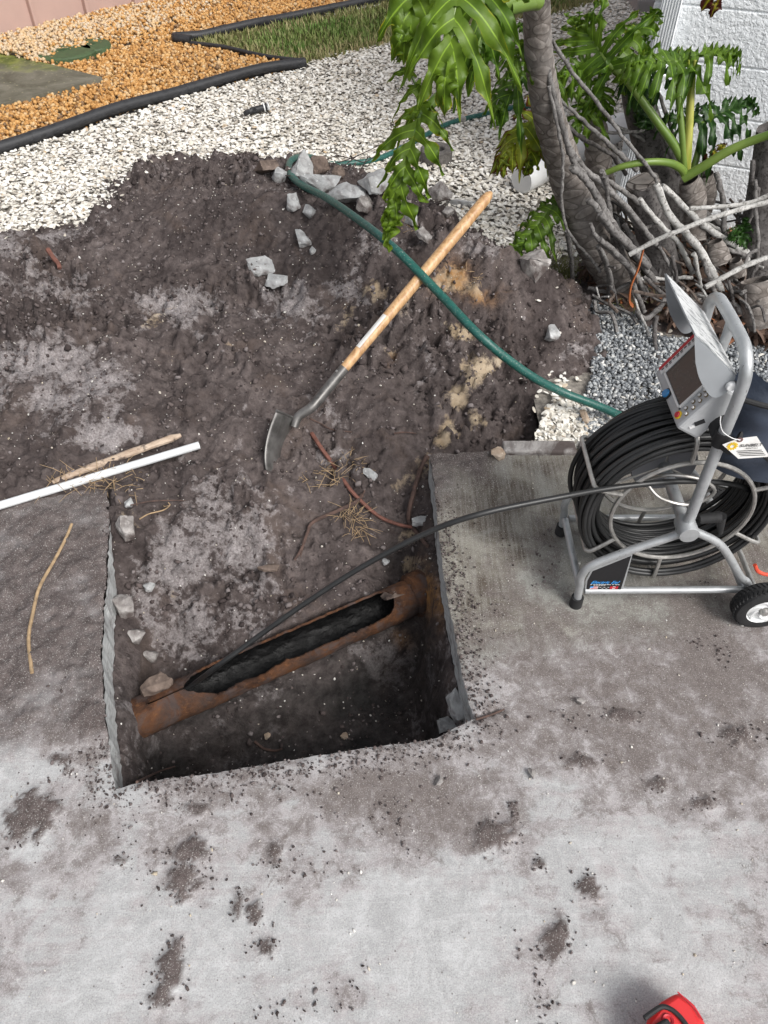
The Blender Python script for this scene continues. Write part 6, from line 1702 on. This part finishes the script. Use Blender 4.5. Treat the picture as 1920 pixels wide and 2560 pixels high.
# crumbs on the dug soil
n = 26000; x = rs.uniform(-2.0, .75, n); y = rs.uniform(.7, 3.75, n); z = soil_h(x, y); k = (z > -.06) | ((y < 1.75) & (z > -.5)); k &= ~in_poly(x, y, SLAB)
x, y, z = x[k], y[k], z[k]; dens_ = fbm(x, y, 4, 3, 88); k = rs.uniform(0, 1, len(x)) < .55 + .8 * dens_; x, y, z = x[k], y[k], z[k]
sz = .0022 + .011 * rs.beta(1, 6, len(x)) + .006 * (rs.uniform(0, 1, len(x)) < .02)
xc = rs.uniform(-1.9, .7, 9000); yc = rs.uniform(1.2, 3.7, 9000); zc = soil_h(xc, yc); kc = (zc > -.19) & ~in_poly(xc, yc, SLAB) & (fbm(xc, yc, 1.9, 3, 141) + .5 * fbm(xc, yc, 7, 3, 142) > .12) & (zc > np.where(yc > 2, .0, -1))
xc, yc, zc = xc[kc], yc[kc], zc[kc]; sc2 = .005 + .012 * rs.beta(1.2, 4, len(xc))
x = np.concatenate([x, xc]); y = np.concatenate([y, yc]); z = np.concatenate([z, zc - sc2 * .2]); sz = np.concatenate([sz, sc2])
o = scatter('soil_crumbs', np.stack([x, y, z + sz * .25], -1), sz, T_ICO, F_ICO, rs, MAT['crumb'], .6, .75, False, .30); tag(o, 'loose dark crumbs and clods on the dug soil', 'soil')
n = 3300; x = rs.uniform(-2.0, .75, n); y = rs.uniform(.8, 3.7, n); z = soil_h(x, y); k = ((z > -.03) | (y < 1.75)) & ~in_poly(x, y, SLAB); x, y, z = x[k], y[k], z[k]
x2 = rs.uniform(-1.3, 1.3, 900); y2 = rs.uniform(.15, 1.85, 900); k = in_poly(x2, y2, SLAB); k &= rs.uniform(0, 1, 900) < .45 + .9 * fbm(x2, y2, 3, 3, 5); x2, y2 = x2[k], y2[k]
x = np.concatenate([x, x2]); y = np.concatenate([y, y2]); z = np.concatenate([z, 0 * x2 + .001]); sz = .0016 + .007 * rs.beta(1, 7, len(x))
o = scatter('shell_flecks', np.stack([x, y, z + sz * .2], -1), sz, T_ICO, F_ICO, rs, MAT['fleck'], .6, .5, False, .25); tag(o, 'tiny pale shell and stone flecks scattered over soil and patio', 'flecks')
# thin straw tuft right of the tall stone
b = MB(); rs3 = random.Random(5)
for i in range(160):
    p0 = gz(rs3.gauss(1402, 20), rs3.gauss(690, 20), -.01); ln = rs3.uniform(.04, .10); d = Vector((rs3.gauss(0, .5), rs3.gauss(0, .5), 1)).normalized() * ln
    b.tube([p0, p0 + d * .6, p0 + d + Vector((rs3.gauss(0, .02), rs3.gauss(0, .02), -.01))], [.0012, .001, .0005], 4, False)
for i in range(120):
    p0 = gz(rs3.uniform(1560, 1720), rs3.uniform(640, 790), .0); ln = rs3.uniform(.04, .10); d = Vector((rs3.gauss(0, .5), rs3.gauss(0, .5), 1)).normalized() * ln
    b.tube([p0, p0 + d * .6, p0 + d + Vector((rs3.gauss(0, .02), rs3.gauss(0, .02), -.01))], [.0012, .001, .0005], 4, False)
o = b.build('dry_grass', plain('dry_green_grass', (.16, .17, .05), .8, 0, .5, 20)); tag(o, 'thin dry grass tufts at the foot of the trunks', 'grass', kind='stuff')

# crumbs of soil dropped on the patio: around the clumps and along the cut
P = []
for px, py, rx, ry in CL:
    p = gz(px, py); k = int(22 + 24000 * rx * ry)
    q = rs.normal(0, 1, (k, 2)) * [rx * .8, ry * .8] + [p.x, p.y]; P.append(q)
nn_ = np.array(NOTCH); q = nn_[rs.randint(0, len(nn_), 5200)] + rs.normal(0, .035, (5200, 2)); P.append(q)
q = np.stack([rs.uniform(-1.3, 1.4, 16000), rs.uniform(.2, 1.85, 16000)], -1); w = fbm(q[:, 0], q[:, 1], 2.7, 5, 5, .55) + .6 * fbm(q[:, 0], q[:, 1], 9, 4, 45); P.append(q[w > .28])
uu_, vv2, _ = proj(q[:, 0], q[:, 1], 0 * q[:, 0]); P.append(q[(uu_ < 270) & (vv2 < 1830)])
P = np.concatenate(P); P = P[in_poly(P[:, 0], P[:, 1], SLAB)]
sz = .0012 + .0062 * rs.beta(1, 5, len(P))
o = scatter('patio_crumbs', np.stack([P[:, 0], P[:, 1], .002 + sz * .3], -1), sz, T_ICO, F_ICO, rs, MAT['crumb'], .7, .7, False, .3); tag(o, 'small dark soil crumbs trodden over the patio', 'soil')
